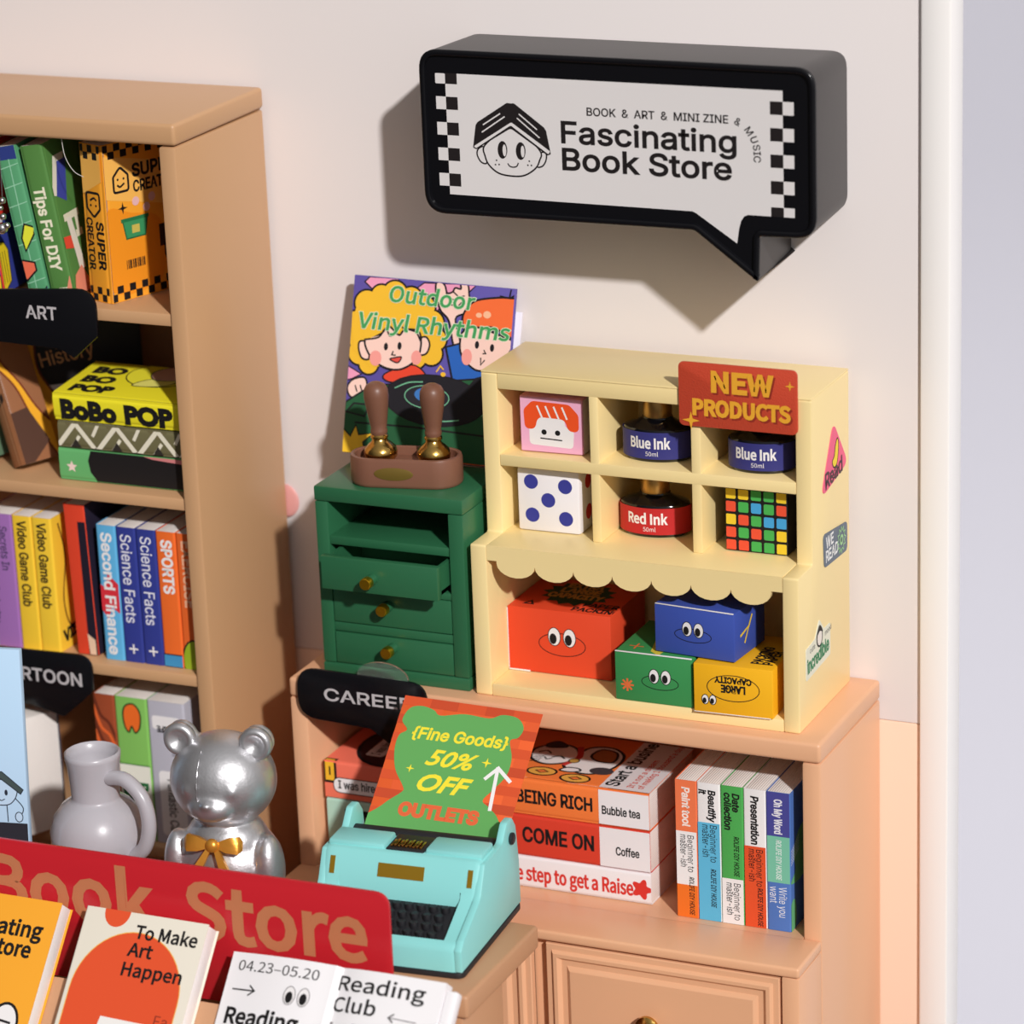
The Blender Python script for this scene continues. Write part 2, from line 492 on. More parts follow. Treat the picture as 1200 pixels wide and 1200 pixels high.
def super_sp(A, h, w):
    A.poly([(.02, 0), (h * .33, 0), (h * .22, w), (.02, w)], pap(252, 190, 92))
    checks(A, .002, 0, .034, w, 2, 5, BLK); checks(A, h - .034, 0, h - .002, w, 2, 5, BLK)
    house(A, (.133, w * .5), .028, BLK, rot=-pi / 2)
    A.text('SUPER', .172, w * .56, .023, BLK, W=.105, bold=.12); A.text('CREATOR', .165, w * .14, .019, BLK, W=.115, bold=.1)
def super_fr(A, d, h):
    A.poly([(0, h * .66), (d, h * .5), (d, h * .78), (0, h * .93)], pap(252, 190, 92))
    A.poly(cr([(0, .03), (d * .6, .03), (d * .62, .16), (d * .3, .19), (0, .2)]), pap(244, 150, 34))
    checks(A, 0, 0.002, d, .036, 14, 2, BLK); checks(A, 0, h - .034, d, h - .002, 14, 2, BLK, 1)
    house(A, (.05, h - .085), .028, BLK)
    A.text('SUPER', .085, h - .083, .027, BLK, W=.12, bold=.12); A.text('CREATOR', .085, h - .117, .024, BLK, W=.12, bold=.1)
    A.poly([(.055, .135), (.11, .135), (.118, .175), (.047, .175)], pap(60, 150, 96), out=pap(30, 100, 60), ow=.003); A.rect(.042, .173, .122, .181, pap(40, 120, 74)); A.rect(.072, .145, .094, .163, pap(206, 190, 90))
    for p in ((.088, .214), (.118, .196), (.135, .216)): A.ell(p, .010, .010, pap(238, 190, 190))
    A.star4((.05, .205), .014, BLK)
    for i in range(12): A.rect(.05 + i * .0045, .068, .0518 + i * .0045 + .001 * (i % 3), .088, BLK)
    A.rect(.15, .1, .26, .15, pap(60, 36, 30)); A.rect(.17, .15, .24, .185, pap(80, 46, 34))
    for p in ((.165, .08), (.2, .075), (.23, .085)): A.line([(p[0], .1), p, (p[0] + .012, p[1] - .02)], .006, BLK, smooth=True)
book('orange book with checkered borders at the right end of the top shelf', (-1.706, -.350, SH[0]), .074, .25, .352, ORG, super_sp, super_fr, rot=(0, 0, radians(-19)), r=.016)
def tips_sp(A, h, w):
    A.text('Tips For DIY', .095, w * .22, .025, pap(238, 232, 205), W=.185, bold=.10)
    A.text('LIFE', h - .012, w * .25, .013, pap(238, 232, 205), rot=pi / 2, W=.030, bold=.08)
    A.poly([(h - .05, w * .92), (h, w * .55), (h, w), (h - .05, w)], pap(240, 150, 120))
def tips_fr(A, d, h):
    A.poly([(-.005, h - .115), (.035, h - .035), (.09, h - .035), (.055, h - .13)], pap(238, 232, 215))
    A.poly([(.015, h - .12), (.05, h - .05), (.095, h - .05), (.058, h - .14)], pap(70, 78, 168))
    A.text('TI', .03, h - .22, .05, pap(238, 232, 205), bold=.2)
    A.poly([(.0, .11), (.05, .1), (.05, .13), (.0, .135)], pap(236, 82, 58))
    A.poly([(.05, .05), (.08, .05), (.06, .17), (.035, .17)], pap(238, 232, 215)); A.poly([(.0, .0), (.1, .0), (.06, .06), (.02, .045)], pap(240, 150, 120))
book('green book with white lettering down its spine leaning between grid book and orange book', (-1.779, -.385, SH[0] + .002), .056, .22, .345, pap(84, 132, 66), tips_sp, tips_fr, rot=(0, radians(-8.5), radians(7)), r=.010)
def grid_sp(A, h, w):
    G = pap(150, 205, 170)
    A.rect(0, 0, .03, w, pap(46, 60, 128))
    A.line([(0.03, w * .55), (h, w * .42)], .0022, G)
    for k in range(9): A.line([(.05 + k * .043, 0), (.04 + k * .043, w)], .0022, G)
    A.poly([(.2, w * .9), (.235, w * .35), (.205, w * .3), (.175, w * .55), (.185, w)], pap(226, 226, 60), out=BLK, ow=.004)
    A.poly([(.25, -.01), (.262, w * .62), (.28, w * .62), (.30, w * .1), (.285, -.01)], pap(236, 110, 80), out=BLK, ow=.004)
    A.poly([(.315, w), (.335, w * .6), (.35, w * .7), (.352, w)], pap(70, 78, 168), out=BLK, ow=.004)
book('green book with a pale grid and coloured blobs leaning left on the top shelf', (-1.838, -.385, SH[0] + .002), .052, .22, .34, pap(88, 158, 112), grid_sp, None, rot=(0, radians(-9.5), radians(7)), r=.010)
def redb_sp(A, h, w):
    A.rect(0, 0, .12, w, pap(60, 50, 60))
    A.poly([(.12, w * .62), (h, w * .62), (h, w), (.12, w)], pap(54, 64, 150))
    A.poly([(.28, w * .55), (h, w * .5), (h, w * .92), (.29, w * .95)], pap(240, 208, 40), out=BLK, ow=.003)
    A.poly([(.22, w * .6), (.27, w * .55), (.28, w), (.21, w)], pap(226, 222, 228), out=BLK, ow=.003)
    for k in range(4): A.line([(.12 + k * .026, w * .66), (.135 + k * .026, w)], .004, pap(240, 208, 40))
def redb_fr(A, d, h):
    Yb = pap(240, 208, 40)
    A.rect(0, 0, d, h * .5, pap(54, 64, 150))
    A.poly([(0, .0), (.04, .02), (.045, .09), (.03, .11), (0, .115)], Yb, out=BLK, ow=.003)
    for k in range(3): A.line([(.008 + k * .011, .02), (.006 + k * .011, .09)], .002, BLK)
    A.poly([(0, .125), (.03, .13), (.05, .17), (.0, .165)], pap(226, 222, 228), out=BLK, ow=.003)
    A.rect(.0, .18, .05, h * .68, pap(54, 40, 44))
    for k in range(4): A.line([(.0, .185 + k * .014), (.05, .195 + k * .014)], .003, Yb)
    A.line([(.02, .18), (.024, h * .68)], .003, Yb)
book('red and blue book with yellow shapes at the left of the top shelf', (-1.957, -.390, SH[0] + .003), .056, .20, .33, pap(222, 54, 44), redb_sp, redb_fr, rot=(0, radians(-5), radians(5)), r=.008)
# silver charm and thread
t = thing('bead_charm', 'small silver charm dangling beside the green grid book', 'charm', (-1.868, -.425, .985))
b = MB(); SILV = metalm('silver', 214, 212, 214, .2)
b.ball((0, 0, 0), .013, SILV, 12); b.ball((.004, 0, .026), .008, SILV, 10); b.ball((.0, 0, .045), .006, SILV, 10); b.ball((.006, 0, .062), .008, SILV, 10); b.ball((.016, -.004, .008), .007, SILV, 10); b.build('beads', t)
b = MB(); b.tube([(.006, 0, .062), (.006, .004, .12), (0, .012, .2035)], .0012, SILV, 6); b.build('chain', t)
t = thing('thread', 'fine white thread hanging below the bookcase top beside the orange book', 'thread', (-1.715, -.40, 1.1885))
b = MB(); b.tube(cr([(0, 0, -.001), (.008, -.004, -.04), (.028, -.006, -.07), (.05, -.004, -.082)], 6, False), .0007, mat('clear_thread', (225, 220, 215), .3), 6); b.build('strand', t)

# ---- second shelf
GRP = 'books on the second bookcase shelf'
def bobo_sp(A, h, w):
    A.text('BoBo', .022, w * .14, w * .62, BLK, W=.135, bold=.2, fk='B'); A.text('POP', .185, w * .14, w * .6, BLK, W=.115, bold=.2, fk='B')
def bobo_fr(A, d, h):
    for tx, u in (('BO', .17), ('BO', .115), ('POP', .06)):
        A.text(tx, u - .035, h - .03, .034, BLK, rot=-pi / 2, W=.075 if len(tx) == 2 else .10, bold=.22, fk='B')
    A.ell((.15, h - .2), .07, .085, pap(246, 236, 60), out=BLK, ow=.003)
    A.poly(cr([(.08, h - .16), (.085, h - .22), (.11, h - .25), (.14, h - .24), (.12, h - .18)]), pap(240, 232, 120), out=BLK, ow=.003)
    A.poly(cr([(.12, h - .2), (.16, h - .17), (.2, h - .2), (.19, h - .26), (.14, h - .27)]), pap(224, 176, 160), out=BLK, ow=.003)
def patt_sp(A, h, w):
    CRM, MAR = pap(232, 224, 202), pap(74, 40, 44)
    for k in range(4):
        c = .045 + k * .105
        A.poly([(c - .03, w), (c + .03, w), (c, w * .62)], pap(116, 106, 74))
        A.line([(c - .05, 0), (c, w * .95), (c + .05, 0)], .011, CRM)
        A.line([(c - .012, 0), (c + .008, w * .45)], .008, CRM)
        A.line([(c + .045, w * .55), (c + .06, w)], .008, CRM)
        A.poly([(c + .05, w * .1), (c + .06, 0), (c + .04, 0)], MAR)
        A.poly([(c - .016, 0), (c + .016, 0), (c, w * .38)], pap(50, 44, 40))
def gr_sp(A, h, w):
    A.poly([(.10, 0), (h, 0), (h, w), (.085, w), (.075, w * .65), (.08, w * .3)], pap(30, 27, 28))
    q = [(.032 + (.014 if k % 2 == 0 else .0065) * cos(k * pi / 5 + .3), w * .42 + (.014 if k % 2 == 0 else .0065) * sin(k * pi / 5 + .3)) for k in range(10)]
    A.poly(q, pap(244, 214, 206))
    A.poly([(.2, w), (.24, w * .88), (.31, w * .82), (h, w * .8), (h, w)], pap(214, 130, 130))
lying('black book with green end and pink star, lowest of the flat stack', -1.81, -1.473, -.366, SH[1], .4745, .2, pap(104, 178, 110), gr_sp, None, r=.012)
lying('olive book with cream zigzag pattern, middle of the flat stack', -1.803, -1.473, -.372, .4745, .5375, .2, pap(112, 106, 74), patt_sp, None, r=.012)
lying('yellow book with bold black lettering lying on top of the flat stack', -1.808, -1.476, -.372, .5375, .603, .2, pap(240, 226, 44), bobo_sp, bobo_fr, pitch=radians(5), r=.014)
# leaning brown book and the black history book behind
def hist_fr(A, d, h):
    A.poly([(0, 0), (d, 0), (d, h), (0, h)], pap(226, 224, 230))
    A.poly([(0, h * .5), (d, h * .56), (d, h), (0, h)], BLK)
    A.text('Art', d * .27, h * .80, .032, pap(206, 150, 96), bold=.02, rot=.2); A.text('History', d * .14, h * .655, .034, pap(206, 150, 96), W=.125, bold=.02, rot=.2)
    A.rect(d * .62, h * .56, d * .8, h * .585, pap(200, 190, 180))
    A.poly(cr([(-.01, h), (.02, h * .9), (.03, h * .62), (.09, h * .3), (.13, .0), (.08, -.02), (-.02, h * .3)]), pap(236, 166, 40), out=pap(110, 50, 30), ow=.005)
    A.ell((d * .62, h * .25), .045, .06, pap(70, 66, 70)); A.line([(d * .45, h * .45), (d * .5, h * .3), (d * .55, h * .32)], .004, BLK)
    for p in ((.42, .33), (.44, .2), (.5, .16)): A.ell((d * p[0], h * p[1]), .008, .01, WHT, out=BLK, ow=.003)
ang = radians(62)
M = Matrix.Translation((-2.005, -.16, SH[1] + .0008)) @ Matrix.Rotation(-ang, 4, 'Z')
book('black history book with tan lettering standing behind the yellow book', (0, 0, 0), .04, .265, .30, BLK, None, hist_fr, M=M)
def brown_sp(A, h, w):
    A.rect(0, 0, h * .38, w, pap(60, 42, 38)); A.poly([(h * .5, 0), (h * .42, w), (h * .48, w), (h * .56, 0)], pap(50, 36, 34))
    A.line([(h * .1, w * .6), (h, w * .62)], .002, pap(196, 148, 110))
def brown_fr(A, d, h):
    A.poly(cr([(0, h * 1.02), (.02, h * .8), (.05, h * .62), (.085, h * .35), (.16, h * .02), (.11, -.02), (.06, h * .3), (.035, h * .6), (-.01, h * .85)]), pap(240, 172, 44), out=pap(120, 56, 34), ow=.005)
    A.poly([(0, h * .4), (.05, h * .42), (.085, .04), (.03, 0), (0, 0)], pap(84, 56, 44))
book('brown and black glossy book leaning in front of the history book', (-1.953, -.335, SH[1] + .002), .05, .10, .295, pap(150, 98, 64), brown_sp, brown_fr, rot=(0, radians(-22), radians(-24)), r=.012)
def dg_sp(A, h, w): A.poly([(h * .72, 0), (h * .8, w), (h, w), (h, 0)], pap(60, 84, 66)); A.poly([(h * .55, w * .5), (h * .6, w), (h * .68, w * .8)], pap(30, 40, 34))
book('dark green book at the left end of the second shelf', (-2.085, -.345, SH[1] + .002), .062, .13, .3, pap(92, 118, 92), dg_sp, None, rot=(0, radians(-12), radians(-12)), r=.012)

# ---- third shelf
GRP = 'books on the third bookcase shelf'
S3 = SH[2]; H3 = .322
def stext(txt, m, cap=.024, u=.03, W=None, bold=.0, v=None, fk='I', shear=0.):
    def f(A, h, w): A.text(txt, u, (w - cap) / 2 if v is None else v, cap, m, W=W, bold=bold, fk=fk, shear=shear)
    return f
def secr(A, h, w):
    A.rect(h - .06, 0, h, w * .2, pap(110, 200, 210))
    A.text('Secrets In', .03, w * .55, .02, pap(72, 60, 96), W=.105, bold=.04); A.text('Entertainment Industry', .03, w * .12, .02, pap(72, 60, 96), W=.235, bold=.04)
book('purple book with dark lettering left of the yellow pair', (-2.02, -.378, S3), .076, .3, H3, pap(160, 110, 178), secr)
book('yellow game book, left of the two, spine lettered in black', (-1.9435, -.378, S3), .0515, .3, H3, pap(244, 200, 56), stext('Video Game Club', BLK, .023, .012, .205, .08))
def vg_fr(A, d, h):
    A.line(cr([(.03, h - .02), (.05, h - .1), (.03, h - .2), (.05, h - .27), (.10, h - .28), (.12, h - .2), (.09, h - .1), (.07, h - .14)], 5, False), .005, pap(92, 50, 26))
    A.text('VIDEO', .02, .02, .026, BLK, bold=.2, rot=.1)
book('yellow game book, right of the two, beside the leaning red cover', (-1.8915, -.378, S3), .0515, .3, H3, pap(246, 202, 58), stext('Video Game Club', BLK, .023, .012, .205, .08), vg_fr)
def rb_sp(A, h, w):
    A.poly([(.04, w * .62), (h, w * .56), (h, w), (.04, w)], pap(34, 28, 42)); A.poly([(h * .86, w * .55), (h * .9, w * .9), (h, w * .9), (h, w * .6)], pap(236, 200, 170))
book('red and black book leaning between the yellow and blue books', (-1.799, -.372, S3 + .0025), .056, .2, .358, pap(226, 70, 44), rb_sp, lambda A, d, h: A.rect(0, 0, d, h, pap(40, 34, 52)), rot=(0, radians(-1.5), radians(-1)), r=.004)
def fin_sp(A, h, w):
    R = pap(216, 50, 62)
    A.poly([(.14, w), (.115, w * .45), (.15, w * .3), (.14, 0), (.2, 0), (.225, w * .35), (.195, w * .55), (.21, w)], R)
    A.text('Second Finance', .018, w * .26, .026, WHT, W=.29, bold=.10)
book('sky blue finance book with red burst, first of the right-hand group', (-1.7235, -.378, S3), .0505, .3, H3, pap(96, 176, 222), fin_sp)
def sci_sp(A, h, w):
    A.text('Science Facts', .017, w * .24, .027, pap(232, 230, 240), W=.21, bold=.03)
    A.line([(h - .042, w * .5), (h - .022, w * .5)], .004, WHT); A.line([(h - .032, w * .3), (h - .032, w * .7)], .004, WHT)
book('navy science book, left of the two, next to the sky blue one', (-1.6725, -.378, S3), .0505, .3, H3, pap(50, 60, 142), sci_sp)
book('navy science book, right of the two, next to the orange sports book', (-1.6215, -.378, S3), .0505, .3, H3, pap(50, 60, 142), sci_sp)
def spo_sp(A, h, w):
    A.rect(h - .03, 0, h, w, pap(66, 146, 196), out=BLK, ow=.003)
    A.text('SPORTS', .02, w * .28, .026, WHT, W=.125, bold=.12)
book('orange sports book with white capitals', (-1.5705, -.378, S3), .0505, .3, H3, pap(240, 110, 44), spo_sp)
def exe_sp(A, h, w):
    A.rect(h - .03, 0, h, w, pap(66, 146, 196), out=BLK, ow=.003); A.ell((h - .02, w * .6), .05, .03, pap(150, 176, 40), out=BLK, ow=.004)
    A.text('EXERCISE', .018, w * .3, .026, pap(236, 176, 140), W=.155, bold=.1)
book('dull orange exercise book at the right end of the third shelf', (-1.5195, -.378, S3), .049, .3, H3, pap(232, 104, 44), exe_sp)

# ---- fourth shelf
GRP = 'books on the fourth bookcase shelf'
S4 = SH[3]; H4 = .35
def swirl(A, h, w):
    A.poly([(.12, 0), (.19, w * .2), (.2, w), (.14, w)], pap(70, 80, 128))
    for k in range(5): A.line(cr([(.0 + k * .03, 0), (.05 + k * .03, w * .3), (.07 + k * .03, w * .7), (.11 + k * .03, w)], 5, False), .008, pap(232, 104, 50) if k % 2 else pap(110, 48, 30))
    A.rect(h * .52, 0, h, w, pap(240, 120, 60))
book('rust brown book with orange swirls behind the grey jug', (-1.762, -.385, S4), .055, .28, H4, pap(158, 74, 44), swirl)
def puz(A, h, w):
    A.rect(h * .47, 0, h, w, pap(238, 236, 222)); A.line([(h * .47, 0), (h * .47, w)], .003, pap(60, 120, 50))
    A.poly(cr([(.02, w * .35), (.015, w * .6), (.035, w * .78), (.07, w * .75), (.085, w * .6), (.07, w * .5), (.085, w * .4), (.07, w * .28), (.04, w * .25)]), pap(240, 110, 40), out=pap(30, 60, 30), ow=.004)
    A.text('Puzzle', .21, w * .55, .026, pap(34, 110, 60), W=.10, bold=.22, rot=0); A.text('Camping', .20, w * .12, .026, pap(34, 110, 60), W=.12, bold=.22)
book('green and cream book with orange shape behind the grey jug handle', (-1.7065, -.385, S4), .084, .28, H4, pap(134, 194, 96), puz)
def fan(A, h, w):
    A.rect(.035, w * .12, .068, w * .86, WHT, r=.008); A.text('ROLIFE', .06, w * .82, .014, BLK, rot=-pi / 2, W=.055, bold=.14); 
    A.rect(.17, w * .2, h - .02, w * .9, WHT, r=.012)
    A.text('Fantastic Camp', .19, w * .42, .022, BLK, W=.16, bold=.04); A.text('mini', .09, w * .6, .02, pap(80, 80, 90), W=.04)
book('lilac grey book with white label panels left of the silver bear', (-1.6215, -.385, S4), .096, .28, H4, pap(190, 188, 200), fan)
# thick white paper block leaning at left
t = book('thick book of white pages turned outward behind the blue card', (-2.0, -.30, S4), .13, .15, .29, pap(70, 74, 90), None, None, rot=(0, 0, radians(-118)), r=.006)

# ---- black hanging signs on the bookcase
def signboard(name, label, pts, rad, y, text, tx, tz, cap, W, loc):
    t = thing(name, label, 'sign', loc, group='black speech-bubble shelf signs')
    o = rpoly(pts, rad)
    b = MB(); b.prism([(p[0] - loc[0], p[1] - loc[2]) for p in o], lambda u, v, q: (u, q, v), 0., -.008, GLB, bev=.002)
    A = Art(b, (-loc[0], -.008, -loc[2]), (1, 0, 0), (0, 0, 1)); A.text(text, tx, tz, cap, pap(196, 190, 192), W=W, bold=.07)
    b.build('board', t)
    return t
t = signboard('hanging_sign', 'black ART speech-bubble sign on the front of the top shelf', [(-2.02, .838), (-1.643, .866), (-1.647, .757), (-1.709, .704), (-1.745, .722), (-2.03, .73)], [.05, .05, .012, .005, .05, .05], -.412, 'ART', -1.823, .788, .028, .077, (-1.83, -.4215, .73))
b = MB(); b.box(-.02, .02, .0, .0122, .04, .085, GLB, .002); b.build('clip', t)
t = signboard('hanging_sign', 'black CARTOON speech-bubble sign hanging under the third bookcase shelf', [(-2.1, -.005), (-1.728, .004), (-1.733, -.085), (-1.815, -.155), (-1.905, -.135), (-2.1, -.15)], [.04, .05, .02, .01, .03, .04], -.412, 'CARTOON', -1.985, -.074, .030, .225, (-1.86, -.4215, -.15))
b = MB(); b.box(-.02, .02, .0, .0122, .10, .127, GLB, .002); b.build('clip', t)

# =================================================================== PEACH CABINET
CW = 1.2445; ZL = -.4498
t = thing('cabinet', 'peach orange cabinet with an open book shelf above panelled doors', 'cabinet', (-.62, -.25, -1.15))
b = MB(); b.box(-CW, 0, -.40, -.001, -.045, 0, PEACH, .008, seg=3); wp(b, 'top_board', t)
for x0, x1 in ((-CW, -CW + .0418), (-.0418, 0)):
    b = MB(); b.box(x0, x1, -.398, -.002, -1.15, -.0458, PEACH, .006); wp(b, 'side_panel', t)
b = MB(); b.box(-CW + .0418, -.0418, -.02, -.006, ZL, -.045, plastic('peach_back', 206, 140, 98), 0); wp(b, 'back_panel', t)
b = MB(); b.box(-CW, .0, -.546, -.3985, ZL - .0238, ZL, PEACH, .006, seg=3); b.box(-CW + .042, -.042, -.405, -.02, ZL - .0238, ZL, PEACH, 0); wp(b, 'ledge', t)
b = MB()
b.box(-CW, -CW + .04, -.543, -.3985, -1.15, ZL - .0245, PEACH, .004); b.box(-.040, -.0005, -.543, -.3985, -1.15, ZL - .0245, PEACH, .004)
b.box(-CW + .04, -.042, -.02, -.004, -1.15, ZL - .0245, PEACH, 0); b.box(-.617, -.576, -.52, -.02, -1.15, ZL - .0245, PEACH, .003); b.box(-CW + .04, -.042, -.50, -.02, -1.15, -1.10, PEACH, 0)
wp(b, 'carcass', t)
def door(x0, x1, z0, z1, knob):
    b = MB(); rings = []
    for i, y in ((0, -.525), (0, -.541), (.002, -.543), (.014, -.543), (.018, -.549), (.020, -.5505), (.028, -.5505), (.036, -.541), (.048, -.541), (.054, -.547), (.058, -.549)):
        rings.append([(x0 + i, y, z0 + i), (x1 - i, y, z0 + i), (x1 - i, y, z1 - i), (x0 + i, y, z1 - i)])
    b.loft(rings, PEACH); d = wp(b, 'door', t, 25)
    k = MB(); k.lathe([(0, .0), (.012, 0), (.012, .008), (.02, .012), (.026, .02), (.026, .028), (.018, .034), (0, .036)], BRASS, 24, Matrix.Translation((knob[0], -.549, knob[1])) @ Matrix.Rotation(pi / 2, 4, 'X'))
    k.build('knob', d)
door(-.579, -.0445, -1.12, -.4790, (-.335, -.628))
door(-1.2, -.6145, -1.12, -.4785, (-.90, -.648))

# ---- stack lying at the left of the cabinet
GRP = 'books lying at the left of the cabinet'
def mint_sp(A, h, w):
    A.rect(.045, w * .45, .30, w * .86, BLK); A.text('WHO IS THE BOSS', .06, w * .56, .03, pap(220, 226, 220), W=.22, bold=.08)
def hired_sp(A, h, w):
    A.rect(0, 0, h, w * .42, pap(240, 122, 96))
    A.rect(.0, w * .45, .028, w * 1.02, pap(246, 190, 50), out=BLK, ow=.006); A.rect(.012, w * .62, .016, w * .85, BLK)
    A.rect(.022, w * .18, .16, w * .58, pap(242, 240, 242), r=.018, out=BLK, ow=.002); A.text('I was hired!', .034, w * .30, .019, BLK, W=.108, bold=.06)
def hired_fr(A, d, h):
    # canvas u: depth, v: from the right end of the stack to the left
    A.ell((.13, h - .14), .125, .10, pap(70, 34, 34), out=BLK, ow=.008)
    q = [(.055, h - .075), (.055, h - .12), (.17, h - .12), (.17, h - .075)]
    A.poly(rpoly(q, .01), WHT); A.text('I was hired!', .065, h - .108, .022, BLK, W=.09, bold=.05)
    A.rect(-.0, h - .028, .012, h, pap(246, 190, 50), out=BLK, ow=.005)
lying('mint green book under the coral book at the cabinet left', -1.186, -.835, -.362, ZL, -.296, .27, pap(176, 214, 196), mint_sp, None, r=.006)
lying('coral book with a speech bubble on its spine in the cabinet', -1.188, -.83, -.362, -.296, -.205, .27, pap(246, 120, 96), hired_sp, hired_fr, r=.008)

# ---- middle stack
GRP = 'books lying in the middle of the cabinet'
TP = pap(244, 128, 62)
def rich_sp(A, h, w):
    s = h - .118
    A.rect(s, 0, h, w, pap(236, 232, 234)); A.text('BEING RICH', s - .194, w * .34, .030, BLK, W=.178, bold=.085); A.text('Bubble tea', s + .008, w * .32, .019, BLK, W=.088, bold=.07)
def rich_fr(A, d, h):
    # u: depth, v: right end -> left end
    A.rect(0, 0, d, .118, pap(232, 228, 230))
    A.text('Start a business', .018, .08, .030, BLK, W=.29, bold=.09); A.text("It's not a dream", .02, .045, .015, pap(214, 70, 46), W=.16, bold=.05); A.text('of making 1 thousand a day', .02, .022, .015, pap(214, 70, 46), W=.25, bold=.05)
    # lucky cat drawn lying across the cover: feet of the drawing toward the right end
    for c in ((.03, .185), (.045, .27)):
        A.ell(c, .022, .034, pap(240, 180, 80), out=BLK, ow=.005); A.ell(c, .009, .015, pap(244, 128, 62), out=BLK, ow=.003, n=4)
    A.poly(cr([(.06, .19), (.07, .15), (.12, .125), (.18, .13), (.215, .17), (.2, .22), (.13, .235), (.085, .235)]), pap(240, 236, 234), out=BLK, ow=.007)
    A.ell((.085, .145), .02, .028, pap(70, 62, 66)); A.poly(cr([(.14, .14), (.19, .15), (.2, .19), (.16, .2), (.135, .175)]), pap(180, 116, 66), out=BLK, ow=.006)
    A.poly(cr([(.1, .245), (.14, .225), (.19, .25), (.2, .3), (.16, .335), (.11, .325), (.085, .285)]), pap(240, 236, 234), out=BLK, ow=.007)
    A.line([(.095, .238), (.14, .222), (.195, .24)], .014, pap(206, 60, 52), smooth=True); A.ell((.12, .225), .012, .012, pap(196, 150, 70), out=BLK, ow=.003)
    A.poly(cr([(.19, .27), (.215, .3), (.195, .32), (.175, .31)]), pap(70, 62, 66), out=BLK, ow=.004); A.poly(cr([(.1, .325), (.09, .355), (.115, .345), (.125, .33)]), pap(220, 90, 60), out=BLK, ow=.004)
    for c in ((.125, .265), (.145, .305)): A.line([(c[0], c[1] - .014), (c[0] + .012, c[1]), (c[0], c[1] + .014)], .005, BLK, smooth=True)
    A.line([(.118, .278), (.11, .287), (.12, .296)], .004, BLK)
    for k in range(3): A.line([(.09 + .012 * k, .32), (.10 + .012 * k, .30)], .003, BLK)
    A.poly(cr([(.062, .235), (.058, .21), (.07, .19), (.082, .2), (.08, .225)]), WHT, out=BLK, ow=.005)
def come_sp(A, h, w):
    s = h - .118
    A.rect(s, 0, h, w, pap(236, 232, 234)); A.text('COME ON', s - .183, w * .36, .034, BLK, W=.168, bold=.085); A.text('Coffee', s + .038, w * .34, .019, BLK, W=.054, bold=.07)
def raise_sp(A, h, w):
    A.text('One step to get a Raise', h - .36, w * .24, .033, pap(214, 54, 46), W=.317, bold=.08, fk='N')
    q = []
    for k in range(40): a = 2 * pi * k / 40; rr = .020 + .005 * cos(5 * a); q.append((h - .022 + rr * cos(a), w * .47 + rr * sin(a)))
    A.poly(q, pap(214, 54, 46))
XR = -.408
lying('white book with red lettering, lowest of the middle stack', -.795, XR, -.352, ZL, -.374, .27, pap(238, 234, 236), raise_sp, None, r=.008)
lying('red and white book in the middle of the cabinet stack', -.795, XR, -.352, -.374, -.2755, .27, pap(216, 66, 46), come_sp, None, r=.008)
lying('orange and white book with a lucky cat, top of the middle stack', -.795, XR, -.352, -.2755, -.186, .27, TP, rich_sp, rich_fr, r=.012)

# ---- five design guides standing at the right
GRP = 'books standing at the right of the cabinet'
H5 = .320; F5 = -.381
def seg(A, w, u0, u1, m): A.rect(u0, 0, u1, w, m)
def rol(A, h, w, a, b, m=BLK, v=.56): A.text('ROLIFE DIY HOUSE', a * h, w * v, w * .22, m, W=(b - a) * h, bold=.05, shear=.2)
def bm_(A, h, w, a, m=BLK):
    A.text('Beginner to', a * h, w * .55, w * .30, m, W=.27 * h, shear=.05); A.text('master-ish', a * h, w * .22, w * .30, m, W=.235 * h, shear=.05)
def b1(A, h, w):
    seg(A, w, .37 * h, .76 * h, WHT); seg(A, w, .76 * h, h, pap(238, 116, 38)); seg(A, w, 0, .37 * h, pap(240, 122, 78))
    A.text('Paint tool', .05 * h, w * .34, w * .34, pap(250, 236, 228), W=.28 * h, bold=.10, shear=.1); bm_(A, h, w, .395); rol(A, h, w, .7, .98, v=.6)
def b2(A, h, w):
    seg(A, w, .285 * h, h, pap(96, 184, 222)); A.text('Beautify', .05 * h, w * .5, w * .30, BLK, W=.225 * h, bold=.11, shear=.1); A.text('it', .05 * h, w * .10, w * .30, BLK, W=.030 * h, bold=.11, shear=.1)
    bm_(A, h, w, .3); rol(A, h, w, .62, .9)
def b3(A, h, w):
    seg(A, w, .67 * h, h, WHT); A.text('Date', .05 * h, w * .54, w * .30, BLK, W=.13 * h, bold=.11, shear=.15); A.text('collection', .05 * h, w * .18, w * .30, BLK, W=.265 * h, bold=.11, shear=.15)
    rol(A, h, w, .36, .65, v=.58); bm_(A, h, w, .7)
def b4(A, h, w):
    seg(A, w, .41 * h, h, pap(228, 84, 44)); A.text('Presentation', .05 * h, w * .34, w * .33, BLK, W=.345 * h, bold=.11, shear=.1); bm_(A, h, w, .43); rol(A, h, w, .71, .99, v=.6)
def b5(A, h, w):
    seg(A, w, 0, .315 * h, pap(74, 74, 150)); seg(A, w, .315 * h, .65 * h, pap(122, 196, 168))
    A.text('Oh My Word', .05 * h, w * .34, w * .32, pap(240, 238, 246), W=.245 * h, bold=.08); rol(A, h, w, .34, .63, pap(226, 240, 236), .40)
    A.text('Write you', .68 * h, w * .5, w * .33, pap(232, 236, 246), W=.22 * h); A.text('want', .68 * h, w * .12, w * .33, pap(232, 236, 246), W=.12 * h)
